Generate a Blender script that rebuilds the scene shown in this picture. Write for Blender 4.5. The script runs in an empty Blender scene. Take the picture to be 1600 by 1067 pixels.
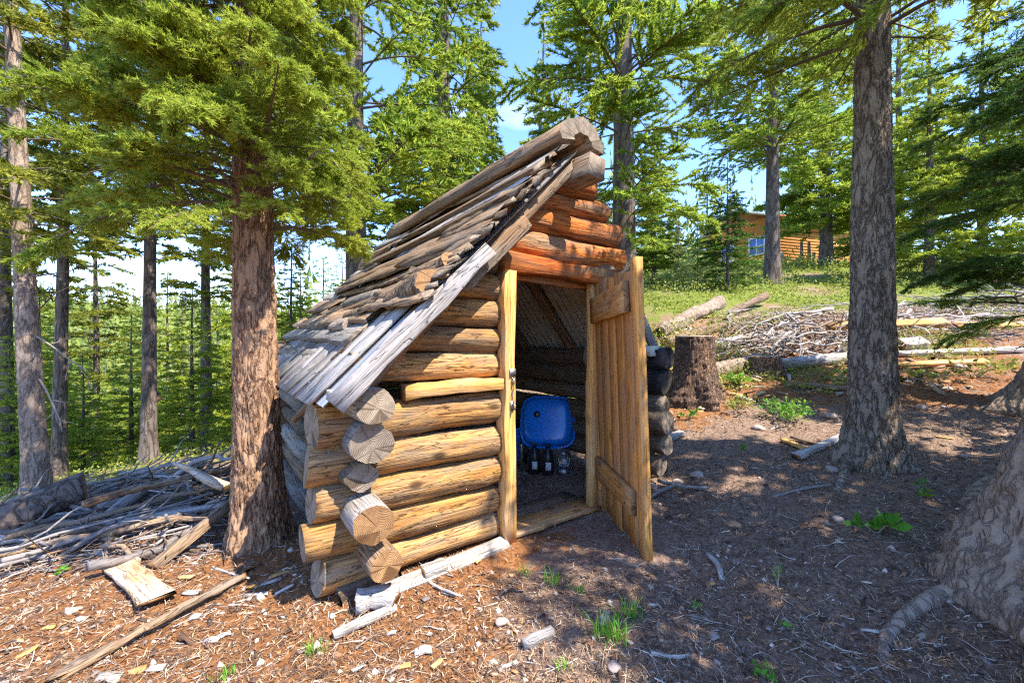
import bpy, math, random
import numpy as np
from mathutils import Vector, Matrix, Euler

# ------------------------------------------------------------------ camera, sky, sun, exposure
SC = bpy.context.scene
COL = SC.collection
CAM_H = 1.3
FPX = 650.0                      # focal length in photo pixels (1600 wide)
cam = bpy.data.cameras.new('camera'); cam.lens = FPX/1600*36; cam.sensor_width = 36
cam.clip_start = 0.05; cam.clip_end = 2000
camo = bpy.data.objects.new('camera', cam); COL.objects.link(camo)
camo.location = (0, 0, CAM_H); camo.rotation_euler = (math.radians(90), 0, 0)
SC.camera = camo
SUN_EL = math.radians(57)
SUN_AZ = np.array([.85, -.53]); SUN_AZ = SUN_AZ/np.linalg.norm(SUN_AZ)
S = Vector((math.cos(SUN_EL)*SUN_AZ[0], math.cos(SUN_EL)*SUN_AZ[1], math.sin(SUN_EL)))
W = bpy.data.worlds.new('World'); SC.world = W; W.use_nodes = True
nt = W.node_tree; nt.nodes.clear()
sky = nt.nodes.new('ShaderNodeTexSky'); sky.sky_type = 'NISHITA'; sky.sun_disc = False
sky.sun_elevation = SUN_EL; sky.sun_rotation = math.atan2(S.x, S.y); sky.altitude = 2500; sky.air_density = 1.0
sky.dust_density = .3; sky.ozone_density = 2.2
tc = nt.nodes.new('ShaderNodeTexCoord'); mp = nt.nodes.new('ShaderNodeMapping')
mp.inputs['Scale'].default_value = (1.2, 1.2, 3.5)
nz = nt.nodes.new('ShaderNodeTexNoise'); nz.inputs['Scale'].default_value = 1.7; nz.inputs['Detail'].default_value = 7
rp = nt.nodes.new('ShaderNodeValToRGB'); rp.color_ramp.elements[0].position = .6; rp.color_ramp.elements[1].position = .85
rp.color_ramp.elements[1].color = (.45, .45, .45, 1)
mx = nt.nodes.new('ShaderNodeMixRGB'); mx.inputs[2].default_value = (5.5, 5.6, 5.8, 1)
bg = nt.nodes.new('ShaderNodeBackground'); bg.inputs['Strength'].default_value = .15
wo = nt.nodes.new('ShaderNodeOutputWorld')
L = nt.links.new
L(tc.outputs['Generated'], mp.inputs[0]); L(mp.outputs[0], nz.inputs['Vector']); L(nz.outputs[0], rp.inputs[0])
hsv = nt.nodes.new('ShaderNodeHueSaturation'); hsv.inputs['Saturation'].default_value = 1.18; tnt = nt.nodes.new('ShaderNodeMixRGB'); tnt.blend_type = 'MULTIPLY'; tnt.inputs[0].default_value = 1; tnt.inputs[2].default_value = (1.03, .92, .96, 1); L(sky.outputs[0], tnt.inputs[1]); L(tnt.outputs[0], hsv.inputs['Color'])
L(rp.outputs[0], mx.inputs[0]); L(hsv.outputs[0], mx.inputs[1]); L(mx.outputs[0], bg.inputs[0]); L(bg.outputs[0], wo.inputs[0])
sun = bpy.data.lights.new('sun', 'SUN'); sun.energy = 2.5; sun.angle = math.radians(.5); sun.color = (1, .94, .84)
suno = bpy.data.objects.new('sun', sun); COL.objects.link(suno)
suno.rotation_euler = S.to_track_quat('Z', 'Y').to_euler(); suno.location = S*60
SC.view_settings.view_transform = 'Standard'; SC.view_settings.look = 'None'
SC.view_settings.gamma = 1; SC.view_settings.exposure = 2.4; SC.view_settings.use_curve_mapping = False
SC.cycles.max_bounces = 8; SC.cycles.diffuse_bounces = 6; SC.cycles.transparent_max_bounces = 4
SC.cycles.use_denoising = False; SC.cycles.use_adaptive_sampling = False; SC.cycles.filter_width = 1.2; SC.cycles.sample_clamp_indirect = 4

# ------------------------------------------------------------------ helpers
rng = np.random.default_rng(7)
random.seed(7)

def _hash(ix, iy, iz, seed):
    h = (ix.astype(np.int64)*374761393 + iy.astype(np.int64)*668265263 + iz.astype(np.int64)*2147483647 + seed*1274126177) & 0xffffffff
    h = ((h ^ (h >> 13))*1274126177) & 0xffffffff
    h = ((h ^ (h >> 16))*2246822519) & 0xffffffff
    return ((h ^ (h >> 15)) & 0xffffff)/float(0xffffff)

def vnoise(p, seed=0):
    p = np.asarray(p, float); i = np.floor(p).astype(np.int64); f = p-i; f = f*f*(3-2*f)
    r = 0
    for dx in (0, 1):
        for dy in (0, 1):
            for dz in (0, 1):
                w = (f[:, 0] if dx else 1-f[:, 0])*(f[:, 1] if dy else 1-f[:, 1])*(f[:, 2] if dz else 1-f[:, 2])
                r = r+w*_hash(i[:, 0]+dx, i[:, 1]+dy, i[:, 2]+dz, seed)
    return r*2-1

def fbm(p, seed=0, o=4):
    p = np.asarray(p, float); a = 1.; r = 0
    for k in range(o):
        r = r+a*vnoise(p, seed+k); p = p*2.03; a *= .5
    return r

def worley(u, v, per, seed):
    """F2-F1 of a cell pattern, periodic in u with `per` cells"""
    iu = np.floor(u).astype(int); iv = np.floor(v).astype(int); f1 = np.full(u.shape, 9.); f2 = f1.copy()
    for du in (-1, 0, 1):
        for dv in (-1, 0, 1):
            a = iu+du; b = iv+dv; am = np.mod(a, per); z = np.zeros_like(am)
            cx = a+_hash(am, b, z, seed); cy = b+_hash(am, b, z+1, seed)
            d = np.hypot(cx-u, cy-v); n = d < f1
            f2 = np.where(n, f1, np.minimum(f2, d)); f1 = np.where(n, d, f1)
    return f2-f1, f1

def mesh(name, V, F, mats=(), mi=None, smooth=False):
    """V (n,3); F = array (m,3) or (m,4) or a list of them"""
    m = bpy.data.meshes.new(name)
    Fs = F if isinstance(F, (list, tuple)) else [F]
    Fs = [np.asarray(f, np.int32) for f in Fs if len(f)]
    V = np.asarray(V, np.float32)
    m.vertices.add(len(V)); m.vertices.foreach_set('co', V.ravel())
    loops = np.concatenate([f.ravel() for f in Fs]); cnt = np.concatenate([np.full(len(f), f.shape[1], np.int32) for f in Fs])
    m.loops.add(len(loops)); m.loops.foreach_set('vertex_index', loops)
    m.polygons.add(len(cnt)); st = np.concatenate([[0], np.cumsum(cnt)[:-1]]).astype(np.int32)
    m.polygons.foreach_set('loop_start', st); m.polygons.foreach_set('loop_total', cnt)
    if mi is not None: m.polygons.foreach_set('material_index', np.asarray(mi, np.int32))
    if smooth is True: m.polygons.foreach_set('use_smooth', np.ones(len(cnt), bool))
    elif smooth is not False: m.polygons.foreach_set('use_smooth', np.asarray(smooth, bool))
    for k in mats: m.materials.append(M[k] if isinstance(k, str) else k)
    m.update(calc_edges=True); m.validate()
    return m

def link(name, me, parent=None, mat=None):
    o = bpy.data.objects.new(name, me); COL.objects.link(o)
    if parent is not None: o.parent = parent
    if mat is not None: o.matrix_basis = mat
    return o

def tag(o, label=None, cat=None, group=None, kind=None):
    if label: o['label'] = label
    if cat: o['category'] = cat; o['kind'] = kind or 'thing'
    if group: o['group'] = group
    if kind: o['kind'] = kind
    return o

def empty(name, loc=(0, 0, 0), rz=0, label=None, cat=None, group=None, parent=None):
    o = bpy.data.objects.new(name, None); COL.objects.link(o); o.empty_display_size = .1
    o.location = loc; o.rotation_euler = (0, 0, rz)
    if parent is not None: o.parent = parent
    return tag(o, label, cat, group)

def axes(p0, p1, up=(0, 0, 1), roll=0.):
    """matrix with local X from p0 to p1 and local Z near up"""
    p0 = Vector(p0); x = (Vector(p1)-p0).normalized(); up = Vector(up)
    if abs(x.dot(up.normalized())) > .995: up = Vector((0, 1, 0)) if abs(x.y) < .9 else Vector((1, 0, 0))
    y = up.cross(x).normalized(); z = x.cross(y)
    m = Matrix((x, y, z)).transposed().to_4x4()
    if roll: m = m @ Matrix.Rotation(roll, 4, 'X')
    m.translation = p0
    return m

def sstep_(x, a, b):
    t = np.clip((x-a)/(b-a+1e-6), 0, 1); return t*t*(3-2*t)

def sweep(P, R, sides=8, seed=0, rough=0., cap=True, nfreq=3., flat=1., cracks=0):
    """tube through points P with radii R; returns V, F list, number of side faces"""
    P = np.asarray(P, float); n = len(P); R = np.broadcast_to(R, (n,)).astype(float)
    T = np.gradient(P, axis=0); T /= np.linalg.norm(T, axis=1)[:, None]+1e-9
    ref = np.array([0, 0, 1.]) if abs(T[0, 2]) < .8 else np.array([1., 0, 0])
    A = np.cross(ref, T); A /= np.linalg.norm(A, axis=1)[:, None]+1e-9; B = np.cross(T, A)
    th = np.linspace(0, 2*np.pi, sides, endpoint=False)
    c = np.cos(th); s = np.sin(th)*flat
    D = A[:, None, :]*c[None, :, None]+B[:, None, :]*s[None, :, None]
    rr = np.repeat(R[:, None], sides, 1)
    if rough:
        q = (P[:, None, :]*nfreq+D*1.2).reshape(-1, 3)
        rr = rr*(1+rough*fbm(q, seed, 3).reshape(n, sides))
    for k in range(cracks):
        rc = np.random.default_rng(seed*7+k); tcn = rc.uniform(0, 6.28)+np.cumsum(rc.normal(0, .05, n)); f = np.arange(n)/n; on = sstep_(f, *sorted(rc.uniform(0, .5, 2)))*(1-sstep_(f, *(sorted(rc.uniform(.55, 1.1, 2)))))
        dth = (th[None, :]-tcn[:, None]+np.pi) % (2*np.pi)-np.pi
        rr = rr*(1-.13*on[:, None]*np.exp(-(dth/.09)**2))
    V = (P[:, None, :]+D*rr[:, :, None]).reshape(-1, 3)
    i = np.arange(n-1)[:, None]*sides; j = np.arange(sides)[None, :]; k = (j+1) % sides
    F = np.stack([i+j, i+k, i+sides+k, i+sides+j], -1).reshape(-1, 4)
    caps = []
    if cap:
        V = np.vstack([V, P[0], P[-1]]); a = n*sides; b = a+1
        jj = np.arange(sides); kk = (jj+1) % sides
        caps = np.vstack([np.stack([kk, jj, np.full(sides, a)], -1), np.stack([(n-1)*sides+jj, (n-1)*sides+kk, np.full(sides, b)], -1)])
    return V, F, caps

def log_mesh(name, Ln, r0, r1, mats, seed=0, sides=16, rough=.1, bend=.02, seg=None, flat=1., cutskew=.15):
    """a log along +X from 0 to Ln, slot 0 the side, slot 1 the sawn ends"""
    seg = seg or max(6, int(Ln/.05) if sides >= 18 else int(Ln/.09)); x = np.linspace(0, Ln, seg+1); rn = np.random.default_rng(seed)
    ph = rn.uniform(0, 6, 3)
    P = np.stack([x, bend*np.sin(x/Ln*3.1+ph[0]), bend*np.sin(x/Ln*2.6+ph[1])], -1); P[:, 1:] -= P[:, 1:].mean(0)
    R = np.linspace(r0, r1, seg+1)*(1+.04*np.sin(x*5+ph[2]))
    R[0] *= .96; R[-1] *= .96
    V, F, C = sweep(P, R, sides, seed, rough, True, 4., flat, 3 if sides >= 18 else 0)
    sk = rn.uniform(-cutskew, cutskew, 4)                           # saw cuts are not square
    n = sides
    a = V[:n]; V[:n, 0] += a[:, 1]*sk[0]+a[:, 2]*sk[1]
    b = slice(seg*n, (seg+1)*n); V[b, 0] += V[b, 1]*sk[2]+V[b, 2]*sk[3]
    mi = np.r_[np.zeros(len(F)), np.ones(len(C))]
    return mesh(name, V, [F, C], mats, mi, np.r_[np.ones(len(F)), np.zeros(len(C))])

def plank_mesh(name, Ln, w, th, mats, seed=0, seg=6, warp=.0, rough=.006, round_=False, taper=1., ragged=.0):
    """a board along +X, width along Y, thickness along Z (0..th), edges slightly uneven"""
    rn = np.random.default_rng(seed+11); x = np.linspace(0, Ln, seg+1)
    e = min(.004, th*.2)
    prof = [(-.5, e), (-.5, th-e), (-.5+e/w, th), (.5-e/w, th), (.5, th-e), (.5, e), (.5-e/w, 0), (-.5+e/w, 0)]
    if round_: prof = [(-.5, .1*th), (-.42, .6*th), (-.2, .97*th), (.15, th), (.4, .7*th), (.5, .15*th), (.25, 0), (-.25, 0)]
    k = len(prof); V = np.zeros((seg+1, k, 3)); ph = rn.uniform(0, 6, 4)
    for i, xx in enumerate(x):
        f = xx/Ln; tp = 1+(taper-1)*f
        dw = rn.normal(0, rough, 2); dy = warp*math.sin(f*3+ph[0])*w; dz = warp*math.sin(f*3.3+ph[1])*.25*w*2
        tw = warp*.6*math.sin(f*2+ph[2])
        for j, (py, pz) in enumerate(prof):
            yy = py*w*tp+(dw[0] if py < 0 else dw[1])+dy; zz = pz+dz+tw*yy*.5
            if round_: zz += rn.normal(0, rough*.6)
            V[i, j] = (xx, yy, zz)
    if ragged:
        V[0, :, 0] += rn.uniform(-ragged, ragged, k); V[-1, :, 0] += rn.uniform(-ragged, ragged, k)
    V = V.reshape(-1, 3)
    i = np.arange(seg)[:, None]*k; j = np.arange(k)[None, :]; q = (j+1) % k
    F = np.stack([i+q, i+j, i+k+j, i+k+q], -1).reshape(-1, 4)
    E = np.array([list(range(k)), [seg*k+t for t in reversed(range(k))]])
    mi = np.r_[np.zeros(len(F)), np.full(2, 1 if len(mats) > 1 else 0)]
    return mesh(name, V, [F, E], mats, mi)

# ------------------------------------------------------------------ materials
M = {}
def new_mat(name):
    m = bpy.data.materials.new(name); m.use_nodes = True; m.node_tree.nodes.clear(); M[name] = m
    t = m.node_tree; N = lambda k, **kw: _node(t, k, **kw)
    out = N('ShaderNodeOutputMaterial'); b = N('ShaderNodeBsdfPrincipled'); t.links.new(b.outputs[0], out.inputs[0])
    b.inputs['Roughness'].default_value = .85; b.inputs['Specular IOR Level'].default_value = .25
    return m, t, N, b, out
def _node(t, k, **kw):
    n = t.nodes.new(k)
    for a, v in kw.items():
        if a.startswith('i_'): n.inputs[a[2:].replace('_', ' ')].default_value = v
        else: setattr(n, a, v)
    return n
def ramp(N, stops):
    r = N('ShaderNodeValToRGB'); e = r.color_ramp.elements
    while len(e) < len(stops): e.new(.5)
    for k, (p, c) in enumerate(stops): e[k].position = p; e[k].color = (*c, 1) if len(c) == 3 else c
    return r
def coords(t, N, scale):
    """object coordinates shifted at random from object to object"""
    tc = N('ShaderNodeTexCoord'); oi = N('ShaderNodeObjectInfo'); m = N('ShaderNodeVectorMath', operation='MULTIPLY_ADD')
    cb = N('ShaderNodeCombineXYZ')
    for k in range(3): t.links.new(oi.outputs['Random'], cb.inputs[k])
    t.links.new(cb.outputs[0], m.inputs[0]); m.inputs[1].default_value = (37, 53, 71); t.links.new(tc.outputs['Object'], m.inputs[2])
    mp = N('ShaderNodeMapping'); mp.inputs['Scale'].default_value = scale; t.links.new(m.outputs[0], mp.inputs[0])
    return mp, m, oi
def mixc(t, N, fac, a, b, blend='MIX'):
    x = N('ShaderNodeMixRGB', blend_type=blend)
    for i, s in enumerate((fac, a, b)):
        if hasattr(s, 'links'): t.links.new(s, x.inputs[i])
        else: x.inputs[i].default_value = s if not isinstance(s, tuple) else (*s, 1)
    return x.outputs[0]

def wood(name, light, mid, dark, grey, greyness=.5, bump=.75, rough=.85, var=.3, grain=(1.6, 34, 34), checks=.5):
    m, t, N, b, out = new_mat(name); L = t.links.new
    mp, raw, oi = coords(t, N, grain)
    n1 = N('ShaderNodeTexNoise', i_Scale=2.2, i_Detail=8, i_Roughness=.62, i_Distortion=.35); L(mp.outputs[0], n1.inputs['Vector'])
    r1 = ramp(N, [(.32, dark), (.44, mid), (.62, light)]); L(n1.outputs[0], r1.inputs[0])
    mp2 = N('ShaderNodeMapping'); mp2.inputs['Scale'].default_value = (1.1, 5, 5); L(raw.outputs[0], mp2.inputs[0])
    n2 = N('ShaderNodeTexNoise', i_Scale=2.1, i_Detail=6, i_Roughness=.6); L(mp2.outputs[0], n2.inputs['Vector'])
    c = .62-.34*greyness
    r2 = ramp(N, [(c-.1, (0, 0, 0)), (c+.14, (1, 1, 1))]); L(n2.outputs[0], r2.inputs[0])
    gr = mixc(t, N, n1.outputs[0], tuple(k*.45 for k in grey), tuple(k*1.45 for k in grey))
    col = mixc(t, N, r2.outputs[0], r1.outputs[0], gr)
    # drying checks and knots: thin dark lines along the grain
    mp3 = N('ShaderNodeMapping'); mp3.inputs['Scale'].default_value = (.9, 11, 11); L(raw.outputs[0], mp3.inputs[0])
    n3 = N('ShaderNodeTexNoise', i_Scale=2.4, i_Detail=3, i_Distortion=.6); L(mp3.outputs[0], n3.inputs['Vector'])
    r3 = ramp(N, [(.482, (1, 1, 1)), (.5, (0, 0, 0)), (.512, (1, 1, 1))]); L(n3.outputs[0], r3.inputs[0])
    mp4 = N('ShaderNodeMapping'); mp4.inputs['Scale'].default_value = (2.2, 30, 30); L(raw.outputs[0], mp4.inputs[0])
    n4 = N('ShaderNodeTexNoise', i_Scale=2.1, i_Detail=4, i_Distortion=.9); L(mp4.outputs[0], n4.inputs['Vector'])
    r4 = ramp(N, [(.3, (.45, .45, .45)), (.4, (1, 1, 1))]); L(n4.outputs[0], r4.inputs[0])
    v = N('ShaderNodeTexVoronoi', i_Scale=3.2); mpv = N('ShaderNodeMapping'); mpv.inputs['Scale'].default_value = (.8, 1.5, 1.5)
    L(raw.outputs[0], mpv.inputs[0]); L(mpv.outputs[0], v.inputs['Vector'])
    rv = ramp(N, [(.07, (.1, .1, .1)), (.15, (1, 1, 1))]); L(v.outputs['Distance'], rv.inputs[0])
    inv = N('ShaderNodeMath', operation='MULTIPLY'); L(mixc(t, N, 1., r3.outputs[0], r4.outputs[0], 'MULTIPLY'), inv.inputs[0]); L(rv.outputs[0], inv.inputs[1])
    fac = N('ShaderNodeMapRange', i_From_Min=0, i_From_Max=1, i_To_Min=1-checks, i_To_Max=1); L(inv.outputs[0], fac.inputs[0])
    col = mixc(t, N, 1., col, fac.outputs[0], 'MULTIPLY')
    hs = N('ShaderNodeHueSaturation'); mr = N('ShaderNodeMapRange', i_To_Min=1-var, i_To_Max=1+var*.7); L(oi.outputs['Random'], mr.inputs[0])
    L(mr.outputs[0], hs.inputs['Value']); L(col, hs.inputs['Color']); L(hs.outputs[0], b.inputs['Base Color'])
    h = N('ShaderNodeMath', operation='MULTIPLY'); L(n1.outputs[0], h.inputs[0]); L(fac.outputs[0], h.inputs[1])
    bp = N('ShaderNodeBump', i_Strength=bump, i_Distance=.02); L(h.outputs[0], bp.inputs['Height']); L(bp.outputs[0], b.inputs['Normal'])
    b.inputs['Roughness'].default_value = rough
    return m

def endgrain(name, light, dark):
    m, t, N, b, out = new_mat(name); L = t.links.new
    tc = N('ShaderNodeTexCoord'); sp = N('ShaderNodeSeparateXYZ'); oi = N('ShaderNodeObjectInfo')
    nn = N('ShaderNodeTexNoise', i_Scale=6, i_Detail=3); L(tc.outputs['Object'], nn.inputs['Vector'])
    ad = N('ShaderNodeVectorMath', operation='MULTIPLY_ADD'); L(nn.outputs['Color'], ad.inputs[0]); ad.inputs[1].default_value = (0, .035, .035); L(tc.outputs['Object'], ad.inputs[2])
    L(ad.outputs[0], sp.inputs[0])
    cb = N('ShaderNodeCombineXYZ'); L(sp.outputs[1], cb.inputs[0]); L(sp.outputs[2], cb.inputs[1])
    ln = N('ShaderNodeVectorMath', operation='LENGTH'); L(cb.outputs[0], ln.inputs[0])
    mu = N('ShaderNodeMath', operation='MULTIPLY'); L(ln.outputs['Value'], mu.inputs[0]); mu.inputs[1].default_value = 820
    si = N('ShaderNodeMath', operation='SINE'); L(mu.outputs[0], si.inputs[0])
    mr = N('ShaderNodeMapRange', i_From_Min=-1, i_From_Max=1, i_To_Min=.46, i_To_Max=.66); L(si.outputs[0], mr.inputs[0])
    n2 = N('ShaderNodeTexNoise', i_Scale=17, i_Detail=8, i_Roughness=.75); L(tc.outputs['Object'], n2.inputs['Vector'])
    mm = N('ShaderNodeMath', operation='MULTIPLY'); L(mr.outputs[0], mm.inputs[0]); L(n2.outputs[0], mm.inputs[1])
    r = ramp(N, [(.12, dark), (.42, light)]); L(mm.outputs[0], r.inputs[0])
    at = N('ShaderNodeMath', operation='ARCTAN2'); L(sp.outputs[1], at.inputs[0]); L(sp.outputs[2], at.inputs[1])
    ao = N('ShaderNodeMath', operation='MULTIPLY_ADD'); L(oi.outputs['Random'], ao.inputs[0]); ao.inputs[1].default_value = 40; L(at.outputs[0], ao.inputs[2])
    c2 = N('ShaderNodeCombineXYZ'); L(ao.outputs[0], c2.inputs[0])
    n3 = N('ShaderNodeTexNoise', i_Scale=.42, i_Detail=1.5); L(c2.outputs[0], n3.inputs['Vector'])
    r3 = ramp(N, [(.488, (1, 1, 1)), (.5, (.42, .38, .34)), (.508, (1, 1, 1))]); L(n3.outputs[0], r3.inputs[0])
    col = mixc(t, N, 1., r.outputs[0], r3.outputs[0], 'MULTIPLY'); L(col, b.inputs['Base Color'])
    h = N('ShaderNodeMath', operation='MULTIPLY'); L(mm.outputs[0], h.inputs[0]); L(r3.outputs[0], h.inputs[1])
    bp = N('ShaderNodeBump', i_Strength=.7, i_Distance=.02); L(h.outputs[0], bp.inputs['Height']); L(bp.outputs[0], b.inputs['Normal'])
    return m

def bark(name, plate, crack, patch, lichen=(.3, .28, .24), scale=1., bump=.8):
    m, t, N, b, out = new_mat(name); L = t.links.new
    mp, raw, oi = coords(t, N, (15*scale, 15*scale, 4.2*scale))
    v = N('ShaderNodeTexNoise', i_Scale=1.15, i_Detail=5, i_Roughness=.6, i_Distortion=.5); L(mp.outputs[0], v.inputs['Vector'])
    sb = N('ShaderNodeMath', operation='SUBTRACT'); L(v.outputs[0], sb.inputs[0]); sb.inputs[1].default_value = .5
    ab = N('ShaderNodeMath', operation='ABSOLUTE'); L(sb.outputs[0], ab.inputs[0])
    n1 = N('ShaderNodeTexNoise', i_Scale=4, i_Detail=7, i_Roughness=.7); L(mp.outputs[0], n1.inputs['Vector'])
    r0 = ramp(N, [(.0, (.1, .1, .1)), (.025, (.55, .55, .55)), (.08, (1, 1, 1))]); L(ab.outputs[0], r0.inputs[0])
    pc = mixc(t, N, n1.outputs[0], tuple(k*.45 for k in plate), tuple(k*1.5 for k in plate))
    n2 = N('ShaderNodeTexNoise', i_Scale=3.1, i_Detail=5, i_Roughness=.65); L(raw.outputs[0], n2.inputs['Vector'])
    r2 = ramp(N, [(.48, (0, 0, 0)), (.62, (1, 1, 1))]); L(n2.outputs[0], r2.inputs[0])
    pc = mixc(t, N, r2.outputs[0], pc, patch)
    n4 = N('ShaderNodeTexNoise', i_Scale=9, i_Detail=5, i_Roughness=.7); L(raw.outputs[0], n4.inputs['Vector'])
    r4 = ramp(N, [(.56, (0, 0, 0)), (.7, (.7, .7, .7))]); L(n4.outputs[0], r4.inputs[0])
    pc = mixc(t, N, r4.outputs[0], pc, lichen)
    col = mixc(t, N, r0.outputs[0], crack, pc); L(col, b.inputs['Base Color'])
    h = N('ShaderNodeMath', operation='MULTIPLY_ADD'); L(n1.outputs[0], h.inputs[0]); h.inputs[1].default_value = .5; L(r0.outputs[0], h.inputs[2])
    bp = N('ShaderNodeBump', i_Strength=bump, i_Distance=.015); L(h.outputs[0], bp.inputs['Height']); L(bp.outputs[0], b.inputs['Normal'])
    b.inputs['Roughness'].default_value = .92
    return m

def leaf(name, a, b_, c=None, trans=.35, rough=.6, island=True):
    m, t, N, b, out = new_mat(name); L = t.links.new
    g = N('ShaderNodeNewGeometry'); tc = N('ShaderNodeTexCoord')
    n = N('ShaderNodeTexNoise', i_Scale=1.6, i_Detail=4); L(tc.outputs['Object'], n.inputs['Vector'])
    ad = N('ShaderNodeMath', operation='MULTIPLY_ADD'); L(g.outputs['Random Per Island'], ad.inputs[0]); ad.inputs[1].default_value = .45; L(n.outputs[0], ad.inputs[2])
    st = [(.42, a), (.95, b_)] if c is None else [(.4, a), (.72, b_), (1.0, c)]
    r = ramp(N, st); L(ad.outputs[0], r.inputs[0]); L(r.outputs[0], b.inputs['Base Color'])
    b.inputs['Roughness'].default_value = rough; b.inputs['Specular IOR Level'].default_value = .3
    tr = N('ShaderNodeBsdfTranslucent'); L(r.outputs[0], tr.inputs[0])
    mx = N('ShaderNodeMixShader'); mx.inputs[0].default_value = trans; L(b.outputs[0], mx.inputs[1]); L(tr.outputs[0], mx.inputs[2]); L(mx.outputs[0], out.inputs[0])
    return m

def plain(name, col, rough=.6, metal=0, spec=.3, noise=.25, scale=8, bump=0.):
    m, t, N, b, out = new_mat(name); L = t.links.new
    mp, raw, oi = coords(t, N, (scale,)*3)
    n = N('ShaderNodeTexNoise', i_Scale=1, i_Detail=6, i_Roughness=.65); L(mp.outputs[0], n.inputs['Vector'])
    c = mixc(t, N, n.outputs[0], tuple(k*(1-noise) for k in col), tuple(min(1, k*(1+noise)) for k in col))
    L(c, b.inputs['Base Color']); b.inputs['Roughness'].default_value = rough; b.inputs['Metallic'].default_value = metal
    b.inputs['Specular IOR Level'].default_value = spec
    if bump:
        bp = N('ShaderNodeBump', i_Strength=bump, i_Distance=.01); L(n.outputs[0], bp.inputs['Height']); L(bp.outputs[0], b.inputs['Normal'])
    return m

def chipmat(name, rough=.9):
    """colour of each piece comes from its own colour attribute"""
    m, t, N, b, out = new_mat(name); L = t.links.new
    a = N('ShaderNodeAttribute', attribute_name='tint'); n = N('ShaderNodeTexNoise', i_Scale=60, i_Detail=3)
    tc = N('ShaderNodeTexCoord'); L(tc.outputs['Object'], n.inputs['Vector'])
    mr = N('ShaderNodeMapRange', i_To_Min=.65, i_To_Max=1.3); L(n.outputs[0], mr.inputs[0])
    L(mixc(t, N, 1., a.outputs['Color'], mr.outputs[0], 'MULTIPLY'), b.inputs['Base Color']); b.inputs['Roughness'].default_value = rough
    return m

wood('log_golden', (.62, .34, .1), (.42, .185, .046), (.1, .042, .016), (.28, .19, .11), .4, checks=.85)
wood('log_orange', (.58, .2, .034), (.44, .1, .012), (.12, .03, .008), (.26, .155, .08), .33, checks=.75)
wood('log_grey', (.4, .3, .2), (.25, .185, .13), (.07, .05, .04), (.3, .27, .24), .5, checks=.7)
wood('log_brown', (.32, .19, .1), (.19, .105, .052), (.05, .03, .017), (.2, .155, .11), .4, checks=.7)
wood('log_char_and_shade', (.03, .028, .027), (.015, .014, .014), (.006, .006, .006), (.05, .05, .055), .3, rough=.4)  # char on the wall logs, and the painted shade in the hollow log
wood('board_weathered', (.4, .35, .29), (.28, .235, .19), (.1, .08, .06), (.38, .35, .33), .55, checks=.75)
wood('slab_brown', (.38, .25, .14), (.24, .145, .08), (.055, .032, .018), (.25, .185, .13), .35, checks=.8, grain=(1., 30, 30))
wood('plank_door', (.68, .34, .085), (.52, .225, .05), (.2, .075, .02), (.42, .26, .14), .3, bump=.3, checks=.6)
wood('lumber_fresh', (.7, .39, .12), (.54, .27, .07), (.28, .11, .03), (.52, .36, .2), .2, bump=.25, checks=.45)
wood('lintel_orange', (.55, .17, .03), (.42, .09, .012), (.16, .03, .008), (.3, .16, .07), .25, bump=.3)  # warm reflected light is put into this orange
wood('wood_bleached', (.62, .53, .42), (.45, .36, .27), (.18, .13, .09), (.5, .47, .44), .45, checks=.7)
wood('stick_grey', (.27, .22, .18), (.18, .145, .12), (.06, .045, .035), (.26, .235, .22), .6, bump=.4)  # toned down to stand in for tree shade on the left brush pile
wood('plank_tan', (.56, .37, .2), (.42, .25, .12), (.16, .08, .035), (.5, .42, .33), .4, checks=.7)
wood('plank_inside', (.1, .06, .035), (.06, .035, .02), (.02, .012, .008), (.09, .07, .05), .4)
endgrain('end_grey', (.38, .3, .215), (.085, .06, .042))
endgrain('end_tan', (.46, .26, .11), (.12, .055, .025))
endgrain('end_dark', (.1, .085, .075), (.015, .014, .013))
bark('bark_red', (.35, .205, .115), (.09, .04, .02), (.37, .225, .13), (.37, .25, .155), .9)
bark('bark_grey', (.31, .24, .175), (.085, .058, .04), (.36, .285, .21), (.4, .34, .27), 1.)
bark('bark_tan', (.34, .25, .18), (.19, .135, .1), (.36, .275, .2), (.36, .29, .23), .8)
bark('bark_far', (.16, .12, .095), (.05, .035, .025), (.2, .16, .13), (.25, .22, .19), .5)
bark('bark_stump', (.22, .14, .095), (.04, .025, .016), (.3, .175, .105), (.38, .25, .16), 2.2, 1.)
bark('bark_chunk', (.3, .2, .12), (.06, .035, .02), (.36, .25, .15), (.4, .33, .24), 2.)
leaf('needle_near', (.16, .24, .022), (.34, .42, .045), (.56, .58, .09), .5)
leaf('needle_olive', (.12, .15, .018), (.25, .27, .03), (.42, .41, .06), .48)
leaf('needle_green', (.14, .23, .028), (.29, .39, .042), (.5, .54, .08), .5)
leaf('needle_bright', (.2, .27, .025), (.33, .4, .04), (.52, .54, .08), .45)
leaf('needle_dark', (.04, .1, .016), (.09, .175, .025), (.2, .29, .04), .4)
leaf('needle_pale', (.18, .24, .06), (.3, .36, .09), (.42, .46, .14))
leaf('far_wood', (.07, .11, .022), (.15, .2, .035), (.3, .3, .09), .3)
leaf('leaf_cover', (.13, .17, .025), (.27, .31, .045), (.43, .42, .09))
leaf('leaf_plant', (.06, .2, .02), (.14, .34, .03), (.28, .46, .05))
leaf('needle_dead', (.2, .07, .02), (.32, .12, .03))
plain('twig', (.13, .09, .065), .9)
plain('twig_pale', (.33, .27, .22), .9)
chipmat('chips')
plain('stone', (.42, .33, .27), .9, noise=.35, scale=30, bump=.5)
plain('stone_orange', (.5, .27, .14), .9, noise=.35, scale=30, bump=.5)
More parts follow.
